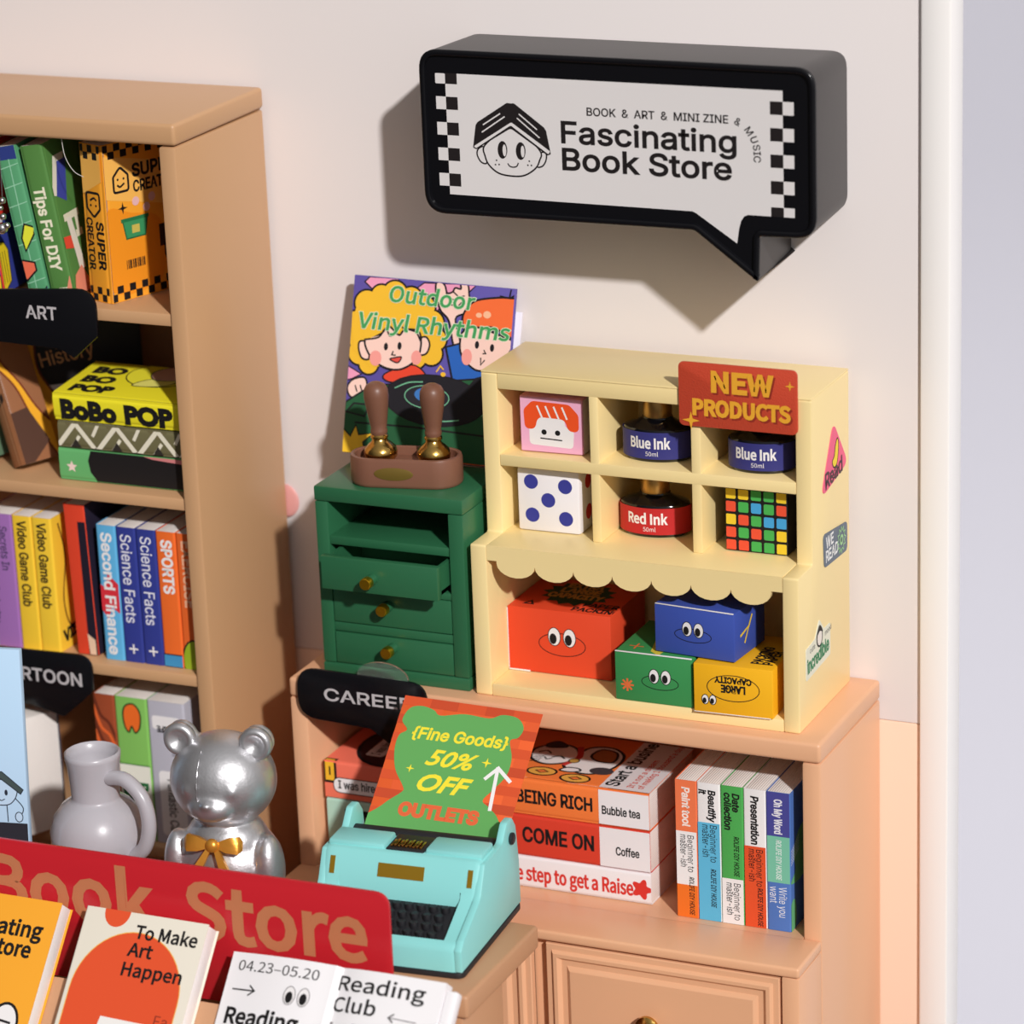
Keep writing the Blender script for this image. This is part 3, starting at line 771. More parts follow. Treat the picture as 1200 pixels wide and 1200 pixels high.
def b5f(A, d, h):
    G = pap(110, 186, 130)
    A.poly(cr([(.0, h * .35), (.03, h * .42), (.02, h * .55), (.05, h * .68), (.12, h * .7), (.15, h * .5), (.08, h * .33)]), G)
    for k in range(6): A.line([(.0, h * (.48 + .02 * k)), (.05, h * (.55 + .02 * k))], .0018, pap(220, 228, 240))
    A.poly(cr([(.0, .0), (.03, .01), (.03, .06), (.01, .07), (-.01, .04)]), G)
xs5 = (-.3365, -.286, -.2325, -.1805, -.129, -.0745)
cov5 = (pap(240, 122, 78), pap(240, 236, 236), pap(78, 170, 84), pap(240, 236, 236), pap(82, 120, 192))
lab5 = ('coral and white paint book, first of five standing books in the cabinet', 'white and sky blue book right beside the coral paint book', 'green and white book standing in the middle of the five',
        'white and red-orange book standing beside the purple-topped one', 'purple, teal and blue book standing nearest the cabinet side')
for k, (f, fr) in enumerate(((b1, None), (b2, None), (b3, None), (b4, None), (b5, b5f))):
    book(lab5[k], (xs5[k] + .0004, F5, ZL), xs5[k + 1] - xs5[k] - .0008, .33, H5, cov5[k], f, fr, r=.004)

# ---- CAREER sign
t = signboard('hanging_sign', 'black CAREER speech-bubble sign on the front edge of the peach cabinet', [(-1.217, .034), (-.898, .03), (-.9, -.075), (-.955, -.15), (-1.04, -.092), (-1.217, -.084)], [.05, .045, .03, .012, .03, .05], -.402, 'CAREER', -1.149, -.0365, .0275, .215, (-1.06, -.405, -.084))
b = MB(); q = [(.055 + .062 * cos(a), .115 + .036 * sin(a)) for a in [k * pi / 12 for k in range(13)]]
b.prism(q, lambda u, v, d: (u, d, v), 0, -.006, mat('clear_acrylic', (245, 240, 240), .05, trans=.95, ior=1.2)); b.build('clear_tab', t)

# =================================================================== GREEN DRAWER CABINET
gx0, gx1, gyf, gyb = -1.1785, -.8215, -.3525, -.125
t = thing('drawer_cabinet', 'small dark green drawer cabinet standing on the peach cabinet', 'drawer cabinet', (-1.0, -.24, 0))
b = MB(); b.box(gx0, gx1, gyf - .001, gyb, .405, .4388, GREEN, .004); wp(b, 'top_board', t)
b = MB(); b.box(gx0, gx1, gyf - .001, gyb, .0, .0295, GREEN, .004); wp(b, 'base_board', t)
for x0, x1 in ((gx0 + .001, gx0 + .0315), (gx1 - .0365, gx1 - .001)):
    b = MB(); b.box(x0, x1, gyf, gyb, .0305, .404, GREEN, .003); wp(b, 'side_panel', t)
b = MB(); b.box(gx0 + .0315, gx1 - .0365, gyb - .012, gyb - .002, .03, .404, GREEN, 0); wp(b, 'back_panel', t)
for z0, z1, y in ((.306, .326, gyf + .004), (.206, .222, gyf + .003), (.1055, .126, gyf + .003)):
    b = MB(); b.box(gx0 + .0315, gx1 - .0365, y, gyb - .012, z0, z1, GREEN, .002); wp(b, 'shelf_board', t)
def gdrawer(yf, x0, x1, z0, z1, kx, kz):
    b = MB(); b.box(x0, x1, yf, yf + .02, z0, z1, GREEN, .003)
    b.box(x0 + .006, x0 + .014, yf + .02, yf + .18, z0 + .006, z1 - .006, GREEN, 0); b.box(x1 - .014, x1 - .006, yf + .02, yf + .18, z0 + .006, z1 - .006, GREEN, 0)
    b.box(x0 + .006, x1 - .006, yf + .02, yf + .18, z0 + .006, z0 + .014, GREEN, 0); b.box(x0 + .006, x1 - .006, yf + .172, yf + .18, z0 + .006, z1 - .006, GREEN, 0)
    d = wp(b, 'drawer', t)
    k = MB(); T = Matrix.Translation((kx, yf, kz)) @ Matrix.Rotation(pi / 2, 4, 'X')
    k.lathe([(.0125, -.001), (.0125, .020)], GREEN, 20, T); k.lathe([(0, .019), (.0125, .019), (.0135, .021), (.0135, .036), (.012, .039), (0, .039)], GOLDP, 20, T); k.build('knob', d)
gdrawer(-.420, -1.1365, -.856, .228, .304, -1.012, .263)
gdrawer(gyf + .0005, -1.1455, -.8595, .128, .2045, -1.011, .178)
gdrawer(gyf + .0005, -1.1455, -.8595, .0315, .1035, -1.005, .080)

# ---- stamp stand and stamps
STW = plastic('cocoa_brown_plastic', 128, 86, 68, .35)
ys = radians(11)
SX, SY, SZ = -.993, -.264, .4388
t = thing('stamp_stand', 'cocoa brown oval stand with a gold plaque on the green cabinet', 'stamp stand', (SX, SY, SZ + .0006), (0, 0, ys))
def stad(L, w, n=14):
    a = L - w
    return [(a + w * cos(k * pi / n - pi / 2), w * sin(k * pi / n - pi / 2)) for k in range(n + 1)] + [(-a + w * cos(k * pi / n + pi / 2), w * sin(k * pi / n + pi / 2)) for k in range(n + 1)]
b = MB(); F = lambda L, w, z: [(x, y, z) for x, y in stad(L, w)]
b.loft([F(.121, .053, 0), F(.124, .056, .003), F(.125, .057, .008), F(.125, .057, .058), F(.123, .055, .064), F(.117, .049, .065), F(.114, .046, .063), F(.112, .044, .046)], STW); b.build('tray', t)
b = MB(); q = [(.044 * cos(2 * pi * k / 24), .0145 * sin(2 * pi * k / 24)) for k in range(24)]
b.prism(q, lambda u, v, d: (u - .015, d, .033 + v), -.056, -.0582, mat('dull_gold_plaque', (120, 98, 40), .5, metal=.3), bev=.0006); b.build('plaque', t)
WOODH = plastic('brown_handle', 120, 80, 62, .4)
for sx, lab in ((-.056, 'brass stamp with brown handle standing at the left in the stand'), (.062, 'brass stamp with brown handle standing at the right in the stand')):
    px, py = SX + sx * cos(ys), SY + sx * sin(ys)
    s = thing('wax_stamp', lab, 'stamp', (px, py, SZ + .0485), (0, radians(-2 if sx < 0 else 1), 0), 'stamps in the brown stand')
    b = MB(); b.lathe([(0, 0), (.030, 0), (.0355, .008), (.037, .018), (.034, .028), (.025, .037), (.018, .043), (.0165, .048), (.0195, .051), (.0195, .055), (.017, .058), (0, .058)], BRASS, 32); b.build('brass_head', s)
    b = MB(); b.lathe([(0, .057), (.0165, .057), (.0185, .062), (.0185, .068), (.017, .072), (.0195, .085), (.0245, .12), (.0275, .143), (.0265, .158), (.0205, .169), (.011, .1745), (0, .176)], WOODH, 28); b.build('handle', s)

# ---- album leaning on the wall
BL = Vector((-1.2075, -.152, .452)); U = Vector((.375, .035, -.0145)); Vv = Vector((.030, .10, .382))
Un = U.normalized(); Vv = (Vv - Un * Vv.dot(Un)); AW, AH = U.length, Vv.length; Vn = Vv.normalized(); Nn = Un.cross(Vn)
t = thing('record_album', 'illustrated record album leaning on the wall behind the brass stamps', 'record album', M=Matrix.Translation(BL) @ Matrix((Un, Vn, Nn)).transposed().to_4x4())
b = MB(); b.box(0, AW, 0, AH, -.013, 0, pap(96, 84, 164), .0015)
H = hom([(305, 75), (1035, 145), (195, 865), (838, 932)], [(0, AH), (AW, AH), (0, 0), (AW, 0)])
A = Art(b, (0, 0, 0), (1, 0, 0), (0, 1, 0), clip=(.0015, .0015, AW - .0015, AH - .0015), H=H)
K = pap(32, 28, 32); SK = pap(250, 210, 196); PK = pap(240, 158, 190)
A.poly([(375, 85), (510, 95), (480, 120), (540, 150), (400, 170), (350, 110)], PK, out=K, ow=.003)
A.poly([(620, 115), (860, 125), (820, 160), (700, 200), (560, 160)], PK, out=K, ow=.003)
A.poly([(240, 500), (300, 540), (260, 560), (220, 570)], PK, out=K, ow=.003); A.poly([(640, 180), (680, 230), (660, 260), (640, 240)], PK, out=K, ow=.003)
HY = pap(244, 190, 52); lumps = [(352, 215, .030), (420, 180, .026), (482, 170, .030), (552, 195, .028), (600, 235, .030), (630, 310, .030), (640, 385, .026), (612, 450, .027), (545, 470, .024), (295, 300, .024), (292, 370, .026), (300, 445, .028), (335, 495, .024)]
for x, z, r in lumps: A.ell((x, z), r + .0022, r + .0022, K)
for x, z, r in lumps: A.ell((x, z), r - .0022, r - .0022, HY)
A.poly([(350, 180), (480, 150), (580, 200), (650, 300), (640, 400), (600, 480), (520, 490), (340, 510), (275, 430), (275, 320), (300, 240)], HY)
A.poly(cr([(675, 120), (700, 112), (715, 130), (720, 165), (745, 160), (760, 140), (785, 145), (790, 118), (820, 125), (818, 180), (820, 215), (790, 260), (740, 290), (745, 400), (715, 410), (710, 300), (680, 250), (670, 190)]), SK, out=K, ow=.004)
A.line([(715, 165), (725, 190), (750, 200)], .003, K); A.line([(750, 160), (770, 185), (795, 180)], .003, K); A.line([(720, 220), (760, 230), (780, 210)], .003, K)
A.poly([(680, 420), (740, 405), (840, 520), (840, 620), (690, 600)], pap(44, 100, 186), out=K, ow=.004)
A.poly(cr([(770, 300), (790, 250), (840, 205), (920, 190), (1000, 190), (1045, 215), (1045, 400), (990, 390), (900, 330), (820, 340), (780, 350)]), pap(246, 112, 58), out=K, ow=.0045)
A.ell((848, 272), .007, .0055, pap(250, 190, 150)); A.ell((885, 270), .009, .008, pap(250, 190, 150)); A.line([(960, 180), (1000, 190), (1030, 175)], .003, K); A.line([(1000, 190), (1015, 150)], .003, K)
A.poly(cr([(745, 400), (770, 345), (840, 330), (930, 370), (980, 400), (930, 470), (850, 520), (790, 520), (745, 460)]), SK, out=K, ow=.0045)
A.ell((765, 465), .012, .018, pap(246, 160, 150)); A.ell((818, 410), .0048, .0085, K); A.ell((882, 424), .0048, .0085, K); A.line([(845, 435), (850, 450), (838, 450)], .0028, K); A.line([(825, 470), (820, 500), (840, 480)], .003, K)
A.poly(cr([(560, 580), (420, 575), (400, 540), (520, 500), (575, 540)]), pap(232, 72, 48), out=K, ow=.003)
A.poly(cr([(335, 400), (305, 395), (298, 430), (310, 470), (340, 470)]), SK, out=K, ow=.0042); A.poly(cr([(570, 385), (600, 375), (610, 410), (590, 450), (560, 450)]), SK, out=K, ow=.0042)
A.poly(cr([(330, 385), (400, 360), (440, 325), (480, 365), (510, 340), (570, 350), (570, 420), (540, 480), (470, 520), (400, 510), (345, 460)]), SK, out=K, ow=.0045)
A.ell((368, 470), .014, .017, pap(246, 160, 150)); A.ell((545, 468), .012, .016, pap(246, 160, 150))
A.poly(cr([(330, 385), (400, 355), (430, 330), (470, 300), (520, 320), (575, 340), (570, 310), (480, 280), (380, 290), (330, 340)]), pap(244, 190, 52)); A.line([(330, 385), (390, 375), (425, 335), (445, 370), (500, 310)], .004, K, smooth=True); A.line([(500, 330), (560, 350), (575, 400)], .004, K)
A.ell((418, 418), .0048, .0085, K); A.ell((478, 415), .0048, .0085, K); A.line([(447, 440), (440, 455), (455, 457)], .003, K); A.poly(cr([(430, 475), (450, 468), (480, 465), (470, 485), (455, 490)]), pap(226, 80, 70), out=K, ow=.003)
A.poly(cr([(235, 600), (260, 565), (310, 555), (320, 590), (300, 625), (250, 640)]), SK, out=K, ow=.004); A.line([(270, 590), (275, 615)], .003, K); A.line([(292, 590), (295, 610)], .003, K)
A.poly([(225, 660), (340, 590), (840, 560), (860, 760), (830, 950), (180, 900)], pap(40, 92, 58), out=K, ow=.004)
A.poly([(225, 700), (260, 665), (325, 672), (300, 720)], pap(34, 80, 50), out=K, ow=.004)
DK = pap(34, 32, 38)
A.ell((600, 655), .118, .056, DK, rot=-.02, out=K, ow=.003); A.ell((570, 640), .052, .025, pap(42, 40, 48), out=pap(120, 190, 150), ow=.002); A.ell((580, 632), .034, .017, pap(64, 120, 190))
A.line([(440, 600), (500, 577), (560, 575)], .0025, pap(120, 190, 150), smooth=True); A.line([(560, 735), (620, 742), (690, 738)], .0025, pap(120, 190, 150), smooth=True); A.line([(790, 720), (815, 705), (825, 690)], .0025, pap(120, 190, 150), smooth=True)
A.poly([(720, 630), (790, 560), (850, 545), (850, 700), (800, 690)], DK, out=K, ow=.003)
A.poly([(205, 765), (235, 800), (262, 755), (270, 795), (330, 790), (285, 825), (290, 880), (185, 870)], pap(246, 196, 50), out=K, ow=.003)
A.line([(260, 745), (500, 765), (840, 810)], .004, K); A.line([(300, 870), (840, 930)], .005, pap(200, 90, 50))
A.line([(625, 530), (645, 505), (655, 520)], .003, pap(244, 190, 52)); A.ell((652, 542), .006, .005, pap(244, 190, 52))
GR = pap(70, 158, 92); CRM = pap(224, 232, 200)
A.textp('Outdoor', (455, 205), (832, 248), .034, GR, bold=.07, fk='N', shear=.12, out=CRM, ow=.0028); A.textp('Vinyl Rhythms', (308, 330), (962, 392), .034, GR, bold=.07, fk='N', shear=.12, out=CRM, ow=.0028)
b.build('sleeve', t)
b = MB(); b.box(.02, AW + .014, .05, AH - .05, -.022, -.0135, mat('white_inner_sleeve', (232, 228, 240), .6), .001); b.build('inner_sleeve', t)

# =================================================================== YELLOW SHELF UNIT
yx0, yx1 = -.8046, -.0589; yi0, yi1 = -.767, -.0945; yu, yl, ybk = -.2685, -.359, -.03
t = thing('shelf_unit', 'pale yellow step-front shelf unit with scalloped trim on the peach cabinet', 'shelf unit', (-.43, -.2, 0))
prof = rpoly([(ybk, 0), (yl, 0), (yl, .3455), (yu, .3455), (yu, .7035), (ybk, .7035)], [.0055, .0055, .0055, .0055, .0055, .0055], 4)
sides = []
for x0, x1 in ((yx0, yi0), (yi1, yx1)):
    b = MB(); b.prism(prof, lambda u, v, d: (d, u, v), x0, x1, YEL, bev=.0035); sides.append(wp(b, 'side_panel', t, 30))
b = MB(); b.box(yi0, yi1, yu + .001, ybk - .002, .669, .7031, YEL, .0015); b.box(yx0, yx1, yu, ybk - .0005, .7029, .7075, YEL, .002); wp(b, 'top_board', t)
b = MB(); b.box(yi0, yi1, yu + .0005, ybk - .012, .4975, .523, YEL, .002); wp(b, 'shelf_board', t)
b = MB(); b.box(yi0, yi1, yl + .004, ybk - .012, .322, .3455, YEL, .002); wp(b, 'shelf_board', t)
b = MB(); b.box(yi0, yi1, yl + .001, ybk - .012, 0, .028, YEL, .003); wp(b, 'base_board', t)
b = MB(); b.box(yi0, yi1, -.042, -.031, .0, .69, YEL, 0); wp(b, 'back_panel', t)
for x0, x1 in ((-.5565, -.536), (-.3265, -.305)):
    b = MB(); b.box(x0, x1, yu + .001, ybk - .012, .3455, .67, YEL, .002); wp(b, 'divider', t)
pts = [(yi0, .345), (yi0, .312), (-.744, .312)]
for k in range(7):
    c = -.744 + .0892 * (k + .5); pts += [(c - .0446 * cos(a), .307 - .0295 * sin(a)) for a in [j * pi / 10 for j in range(11)]]
pts += [(-.1196, .312), (yi1, .312), (yi1, .345)]
b = MB(); b.prism(pts, lambda u, v, d: (u, d, v), yl + .0015, yl + .012, YEL); wp(b, 'scalloped_trim', t)
# stickers on the right side (parts of the unit)
def sticker(outline, m, label, draw):
    b = MB(); b.prism(outline, lambda u, v, d: (yx1 + d, u, v), .0002, .0016, m)
    draw(Art(b, (yx1 + .0016, 0, 0), (0, 1, 0), (0, 0, 1))); o = wp(b, 'sticker', t); o['label'] = label
def d1(A):
    A.poly(cr([(-.125, .565), (-.112, .578), (-.105, .560), (-.115, .525), (-.135, .520), (-.145, .535), (-.132, .545)]), pap(244, 214, 60), out=BLK, ow=.003)
    A.line([(-.16, .515), (-.135, .497), (-.105, .513)], .003, BLK, smooth=True)
    A.text('Read', -.188, .487, .034, pap(84, 60, 66), W=.108, bold=.08, rot=.1)
sticker(rpoly([(-.135, .62), (-.044, .505), (-.217, .475)], .018), pap(242, 104, 138), 'pink triangular sticker lettered Read', d1)
def d2(A):
    W2 = pap(236, 236, 236)
    A.text('WE', -.188, .356, .024, W2, W=.046, bold=.1); A.text('READ', -.190, .326, .024, W2, W=.078, bold=.1)
    q = []
    for k in range(24): a = 2 * pi * k / 24; rr = .027 if k % 2 == 0 else .018; q.append((-.090 + rr * cos(a), .345 + rr * 1.1 * sin(a)))
    A.line(q, .0028, pap(160, 206, 150), True); A.ell((-.090, .345), .011, .012, pap(160, 206, 150)); A.ell((-.090, .345), .006, .006, pap(90, 110, 104))
sticker(rpoly([(-.205, .392), (-.05, .374), (-.05, .309), (-.199, .316)], .014), pap(106, 116, 130), 'slate grey sticker lettered WE READ', d2)
def d3(A):
    A.text('incredible', -.31, .118, .030, pap(64, 138, 96), W=.135, bold=.1, rot=.07)
    A.ell((-.235, .175), .017, .02, pap(236, 226, 216), out=BLK, ow=.004); A.poly(cr([(-.255, .18), (-.235, .202), (-.215, .182), (-.235, .188)]), BLK)
    A.text('cute', -.295, .158, .012, pap(110, 110, 110), rot=.07); A.text('mood', -.2, .165, .012, pap(110, 110, 110), rot=.07)
sticker(rpoly([(-.32, .175), (-.262, .18), (-.235, .215), (-.205, .184), (-.165, .184), (-.165, .112), (-.32, .104)], .006), pap(228, 226, 206), 'pale sticker lettered incredible with a small face', d3)

# ---- NEW PRODUCTS card
t = thing('promo_card', 'red card reading NEW PRODUCTS fixed to the top of the yellow shelf', 'sign', (-.218, -.2745, .697))
b = MB(); q = rrect(-.131, -.069, .131, .0695, .014); RC = mat('brick_red_card', (206, 76, 52), .3, bump=.3, bscale=260)
b.prism(q, lambda u, v, d: (u, d, v), .0055, 0, RC, bev=.001)
A = Art(b, (0, 0, 0), (1, 0, 0), (0, 0, 1)); YO, DO = pap(240, 172, 52), pap(150, 50, 36)
for tx, x, z, c, W in (('NEW', -.055, .011, .041, .131), ('PRODUCTS', -.098, -.042, .032, .212)):
    A.text(tx, x + .004, z - .004, c, DO, W=W, bold=.16, fk='N'); A.text(tx, x, z, c, YO, W=W, bold=.16, fk='N')
A.star4((-.104, -.056), .02, YO); A.star4((.115, .035), .011, YO)
b.build('card', t)

# ---- small boxes in the yellow shelf
def carton(name, label, cat, loc, w, d, h, m, front=None, top=None, side=None, yaw=0., group=None, r=.0025, flap=None):
    if name == 'paper_box': group = 'small paper boxes in the yellow shelf'
    t = thing(name, label, cat, loc, (0, 0, yaw), group)
    b = MB(); b.box(0, w, 0, d, 0, h, m, r)
    if front: front(Art(b, (0, 0, 0), (1, 0, 0), (0, 0, 1), clip=(r * .6, r * .6, w - r * .6, h - r * .6)), w, h)
    if top: top(Art(b, (0, 0, h), (1, 0, 0), (0, 1, 0), clip=(r * .6, r * .6, w - r * .6, d)), w, d)
    if side: side(Art(b, (w, 0, 0), (0, 1, 0), (0, 0, 1), clip=(r * .6, r * .6, d, h - r * .6)), d, h)
    b.build('carton', t)
    if flap:
        b = MB()
        for (x0, x1, y0, y1, z0, z1) in flap: b.box(x0, x1, y0, y1, z0, z1, WHT, .0005)
        b.build('flap_edge', t)
    return t
def face(A, c, r, d, wx, wz, m=BLK):
    A.ell((c[0], c[1] - r * 1.3), wx, wz, m)          # drawn as a ring: dark ellipse with the box colour inside
def ringface(A, c, r, d, wx, wz, base):
    q = [(c[0] + wx * cos(a), c[1] - r * 1.2 + wz * sin(a)) for a in [2 * pi * k / 32 for k in range(32)]]
    A.line(q, .0016, BLK, True); A.eyes(c, r, d)
RED, GRN, BLU, YLW = pap(226, 74, 42), pap(58, 142, 80), pap(62, 84, 172), pap(246, 182, 30)
def rb_f(A, w, h): ringface(A, (.128, .088), .0145, .018, .055, .026, RED)
def rb_t(A, w, d):
    q = []
    for k in range(28): a = 2 * pi * k / 28; rr = 1. if k % 2 == 0 else .8; q.append((.122 + .085 * rr * cos(a), .115 + .075 * rr * sin(a)))
    A.poly(q, pap(30, 66, 40))
    for tx, y, W in (('EXTRA', .15, .08), ('LARGE', .118, .09), ('CAPACITY', .084, .125)): A.text(tx, .122, y, .026, pap(206, 150, 70), W=W, bold=.15, al='c')
    A.text('PAPER', .16, .045, .022, BLK, W=.08, bold=.1); A.text('PACKING', .145, .014, .022, BLK, W=.11, bold=.1)
    A.line([(.03, .025), (.04, .045), (.05, .025)], .005, BLK, True)
carton('paper_box', 'largest box, red with googly eyes, at the left of the yellow shelf', 'box', (-.7652, -.266, .0294), .243, .2, .148, RED, rb_f, rb_t, flap=[(-.0010, .0005, -.001, .003, .004, .144), (.0, .05, -.002, .0005, .0, .003)])
def gb_f(A, w, h):
    ringface(A, (.103, .062), .0112, .0135, .042, .016, GRN)
    for k in range(4): a = k * pi / 4; A.line([(.028 - .013 * cos(a), .036 - .013 * sin(a)), (.028 + .013 * cos(a), .036 + .013 * sin(a))], .0045, pap(220, 110, 60))
def gb_t(A, w, d):
    A.poly([(.075, .02), (.1, .0), (.11, .09), (.06, .09)], pap(220, 200, 70)); A.line([(.02, .04), (.05, .04)], .004, pap(220, 110, 60)); A.line([(.035, .025), (.035, .055)], .004, pap(220, 110, 60))
carton('paper_box', 'green box with googly eyes under the blue box', 'box', (-.476, -.357, .0286), .177, .2, .11, GRN, gb_f, gb_t, flap=[(.001, .176, -.001, .003, .1095, .1115)])
def yb_f(A, w, h):
    q = [(.088 + .058 * cos(2 * pi * k / 32), .06 + .029 * sin(2 * pi * k / 32)) for k in range(32)]
    A.line(q, .0018, BLK, True)
    A.text('LARGE', .088, .066 + .0, .016, BLK, W=.052, bold=.14, rot=pi, al='c'); A.text('CAPACITY', .088, .088 - .004, .013, BLK, W=.08, bold=.14, rot=pi, al='c')
    A.eyes((.034, .03), .0075, .0085)
def yb_t(A, w, d): A.text('PACKING', .14, .03, .022, BLK, W=.1, bold=.12, rot=pi / 2); A.text('PAPER', .165, .03, .022, BLK, W=.08, bold=.12, rot=pi / 2)
carton('paper_box', 'yellow box with an upside-down oval mark at right under the blue box', 'box', (-.2915, -.37, .0285), .176, .2, .1095, YLW, yb_f, yb_t, yaw=radians(2), flap=[(.0, .17, .0, .004, -.0005, .0012)])
def bb_f(A, w, h): ringface(A, (.09, .06), .0112, .0135, .043, .015, BLU)
def bb_s(A, d, h): A.line([(.05, .03), (.07, .06), (.03, .05)], .006, pap(240, 206, 60)); A.line([(.07, .06), (.085, .08)], .006, pap(240, 206, 60))
carton('paper_box', 'blue box with googly eyes resting on the green and yellow boxes', 'box', (-.3905, -.336, .1412), .187, .15, .108, BLU, bb_f, None, bb_s, yaw=radians(-5), flap=[(.002, .185, -.001, .002, .107, .109)])
def su_f(A, w, h):
    OR, PKK = pap(238, 84, 36), pap(240, 178, 208)
    A.rect(0, 0, w, h, PKK)
    A.poly(rpoly([(.022, .018), (.122, .014), (.125, .055), (.104, .062), (.104, .082), (.042, .086), (.038, .062), (.022, .058)], .01), WHT)
    A.poly(rpoly([(.012, .052), (.036, .052), (.042, .08), (.104, .078), (.112, .052), (.136, .052), (.136, .09), (.115, .112), (.03, .115), (.010, .095)], .016), OR)
    for k in range(4): A.line([(.042 + k * .019, .104), (.052 + k * .019, .080)], .004, WHT)
    for x in (.056, .087): A.ell((x, .047), .006, .006, BLK)
    A.line([(.048, .033), (.096, .031)], .0028, BLK)
carton('toy_box', 'pink box with a sushi face in the upper left yellow compartment', 'box', (-.7325, -.235, .5236), .145, .145, .125, pap(236, 170, 200), su_f, None, lambda A, d, h: A.rect(0, 0, d, h, pap(232, 222, 226)), yaw=radians(2), r=.005)
def di_f(A, w, h):
    for x, z in ((.033, .112), (.112, .107), (.072, .073), (.034, .037), (.112, .034)): A.ell((x, z), .0163, .0163, pap(58, 62, 150))
def di_s(A, d, h):
    for y, z in ((.05, .11), (.05, .04), (.11, .075)): A.ell((y, z), .017, .017, pap(214, 60, 60))
carton('dice_block', 'white dice block with blue dots in the lower left yellow compartment', 'dice', (-.742, -.24, .3461), .145, .145, .142, pap(240, 236, 240), di_f, None, di_s, yaw=radians(1), r=.006)
def cu_f(A, w, h):
    C = {'y': pap(240, 204, 50), 'g': pap(74, 176, 84), 'r': pap(234, 84, 56), 'b': pap(70, 164, 222)}
    A.rect(0, 0, w, h, BLK); n = 5; s = w / n; q = h / n
    for j, row in enumerate(('yyggy', 'rgbgr', 'yrgbb', 'rgrgy', 'rrggy')):
        for i, c in enumerate(row): A.rect(i * s + .0028, h - (j + 1) * q + .0028, (i + 1) * s - .0028, h - j * q - .0028, C[c], r=.004)
carton('puzzle_cube', 'puzzle cube with coloured squares in the lower right yellow compartment', 'puzzle cube', (-.2675, -.232, .3461), .142, .142, .142, pap(40, 40, 44), cu_f, None, lambda A, d, h: A.rect(0, 0, d, h, pap(60, 60, 64)), r=.006)

# ---- ink bottles
GLS = mat('black_ink_glass', (10, 10, 14), .12, coat=.4)
def ink(label, loc, rx, m, txt, yaw=0.):
    t = thing('ink_bottle', label, 'ink bottle', loc, (0, 0, yaw), 'ink bottles in the yellow shelf'); k = .66
    b = MB(); b.lathe([(0, 0), (.92, 0), (.985, .005), (.985, .066), (.95, .070), (.75, .076), (.56, .081), (.45, .086), (.43, .091), (0, .091)], GLS, 40, Matrix.Diagonal((rx, rx * k, 1, 1))); b.build('glass_body', t)
    b = MB(); n = 36; a0, a1 = radians(-100), radians(100)
    ro = []
    for z in (.007, .066):
        ro.append([(rx * 1.012 * sin(a0 + (a1 - a0) * i / n), -rx * k * 1.012 * cos(a0 + (a1 - a0) * i / n), z) for i in range(n + 1)])
    b.loft(ro, m, False, False, closed=False)
    def warp(u, v, e):
        a = u / rx * .92
        return Vector(((rx * 1.012 + e) * sin(a), -(rx * k * 1.012 + e) * cos(a), v))
    A = Art(b, (0, 0, 0), (1, 0, 0), (0, 0, 1), warp=warp)
    A.text(txt, -.054, .031, .022, WHT, W=.098, bold=.1, fk='N'); A.text('50ml', -.014, .014, .0095, WHT, W=.03, fk='N')
    b.build('label', t)
    b = MB(); b.lathe([(0, .0905), (.030, .0905), (.031, .092), (.031, .138), (.029, .141), (0, .141)], metalm('brushed_brass', 190, 150, 90, .38), 32); b.build('cap', t)
NAVY, CRIM = pap(56, 56, 124), pap(190, 42, 44)
ink('ink bottle with blue label in the top middle yellow compartment', (-.436, -.178, .5236), .0765, NAVY, 'Blue Ink', radians(4))
ink('ink bottle with blue label behind the red NEW PRODUCTS card', (-.196, -.19, .5236), .072, NAVY, 'Blue Ink', radians(6))
ink('ink bottle with red label in the lower middle yellow compartment', (-.455, -.155, .3461), .078, CRIM, 'Red Ink', radians(4))

# =================================================================== WALL SIGN
t = thing('wall_sign', 'black speech-bubble shop sign mounted high on the white wall', 'sign', (-.5, 0, 1.2))
ol = rpoly([(-.9365, 1.3845), (-.0595, 1.3845), (-.0595, 1.0335), (-.182, 1.0315), (-.186, .934), (-.325, 1.0355), (-.9365, 1.0335)], [.045, .045, .045, .006, .004, .02, .05], 8)
Y = lambda o, y: [(u, y, v) for u, v in o]
b = MB(); b.loft([Y(offs(ol, -.010), -.001), Y(offs(ol, -.008), -.01), Y(offs(ol, -.001), -.218), Y(offs(ol, -.003), -.2185)], CHAR); wp(b, 'housing', t, 50)
i1 = offs(ol, -.014)
b = MB(); b.loft([Y(ol, -.2185), Y(ol, -.2275), Y(offs(ol, -.002), -.2298), Y(offs(ol, -.009), -.2298), Y(offs(ol, -.012), -.2285), Y(i1, -.2215)], GLB, False, False); wp(b, 'rim', t, 50)
b = MB(); b.loft([Y(offs(ol, -.011), -.2188), Y(offs(ol, -.011), -.2218)], GLB)
A = Art(b, (0, -.2218, 0), (1, 0, 0), (0, 0, 1))
FW = mat('white_sign_face', (232, 227, 226), .3); FK = pap(34, 29, 30)
A.poly([(-.8795, 1.334), (-.1305, 1.334), (-.1305, 1.0735), (-.2085, 1.0735), (-.2165, 1.070), (-.2235, 1.060), (-.228, 1.045), (-.233, 1.012), (-.322, 1.070), (-.330, 1.0735), (-.8795, 1.0755)], FW)
q = .0273
for k in range(5):
    z = 1.339 - .0546 * k
    A.rect(-.9025, z - q, -.8795, min(z, 1.3335), FW, r=.003 if k == 0 else 0); A.k -= 1
    A.rect(-.8795, z - q, -.8525, min(z, 1.334) + (.0004 if k == 0 else 0), FK); A.k -= 1
    z = 1.3115 - .0546 * k
    A.rect(-.1305, max(z - q, 1.0735), -.107, z, FW); A.k -= 1
    A.rect(-.158, max(z - q, 1.0735), -.1305, z, FK); A.k -= 1
A.k += 1
A.text('Fascinating', -.6175, 1.201, .0445, FK, W=.385, bold=.075); A.text('Book Store', -.6165, 1.1445, .0445, FK, W=.373, bold=.075)
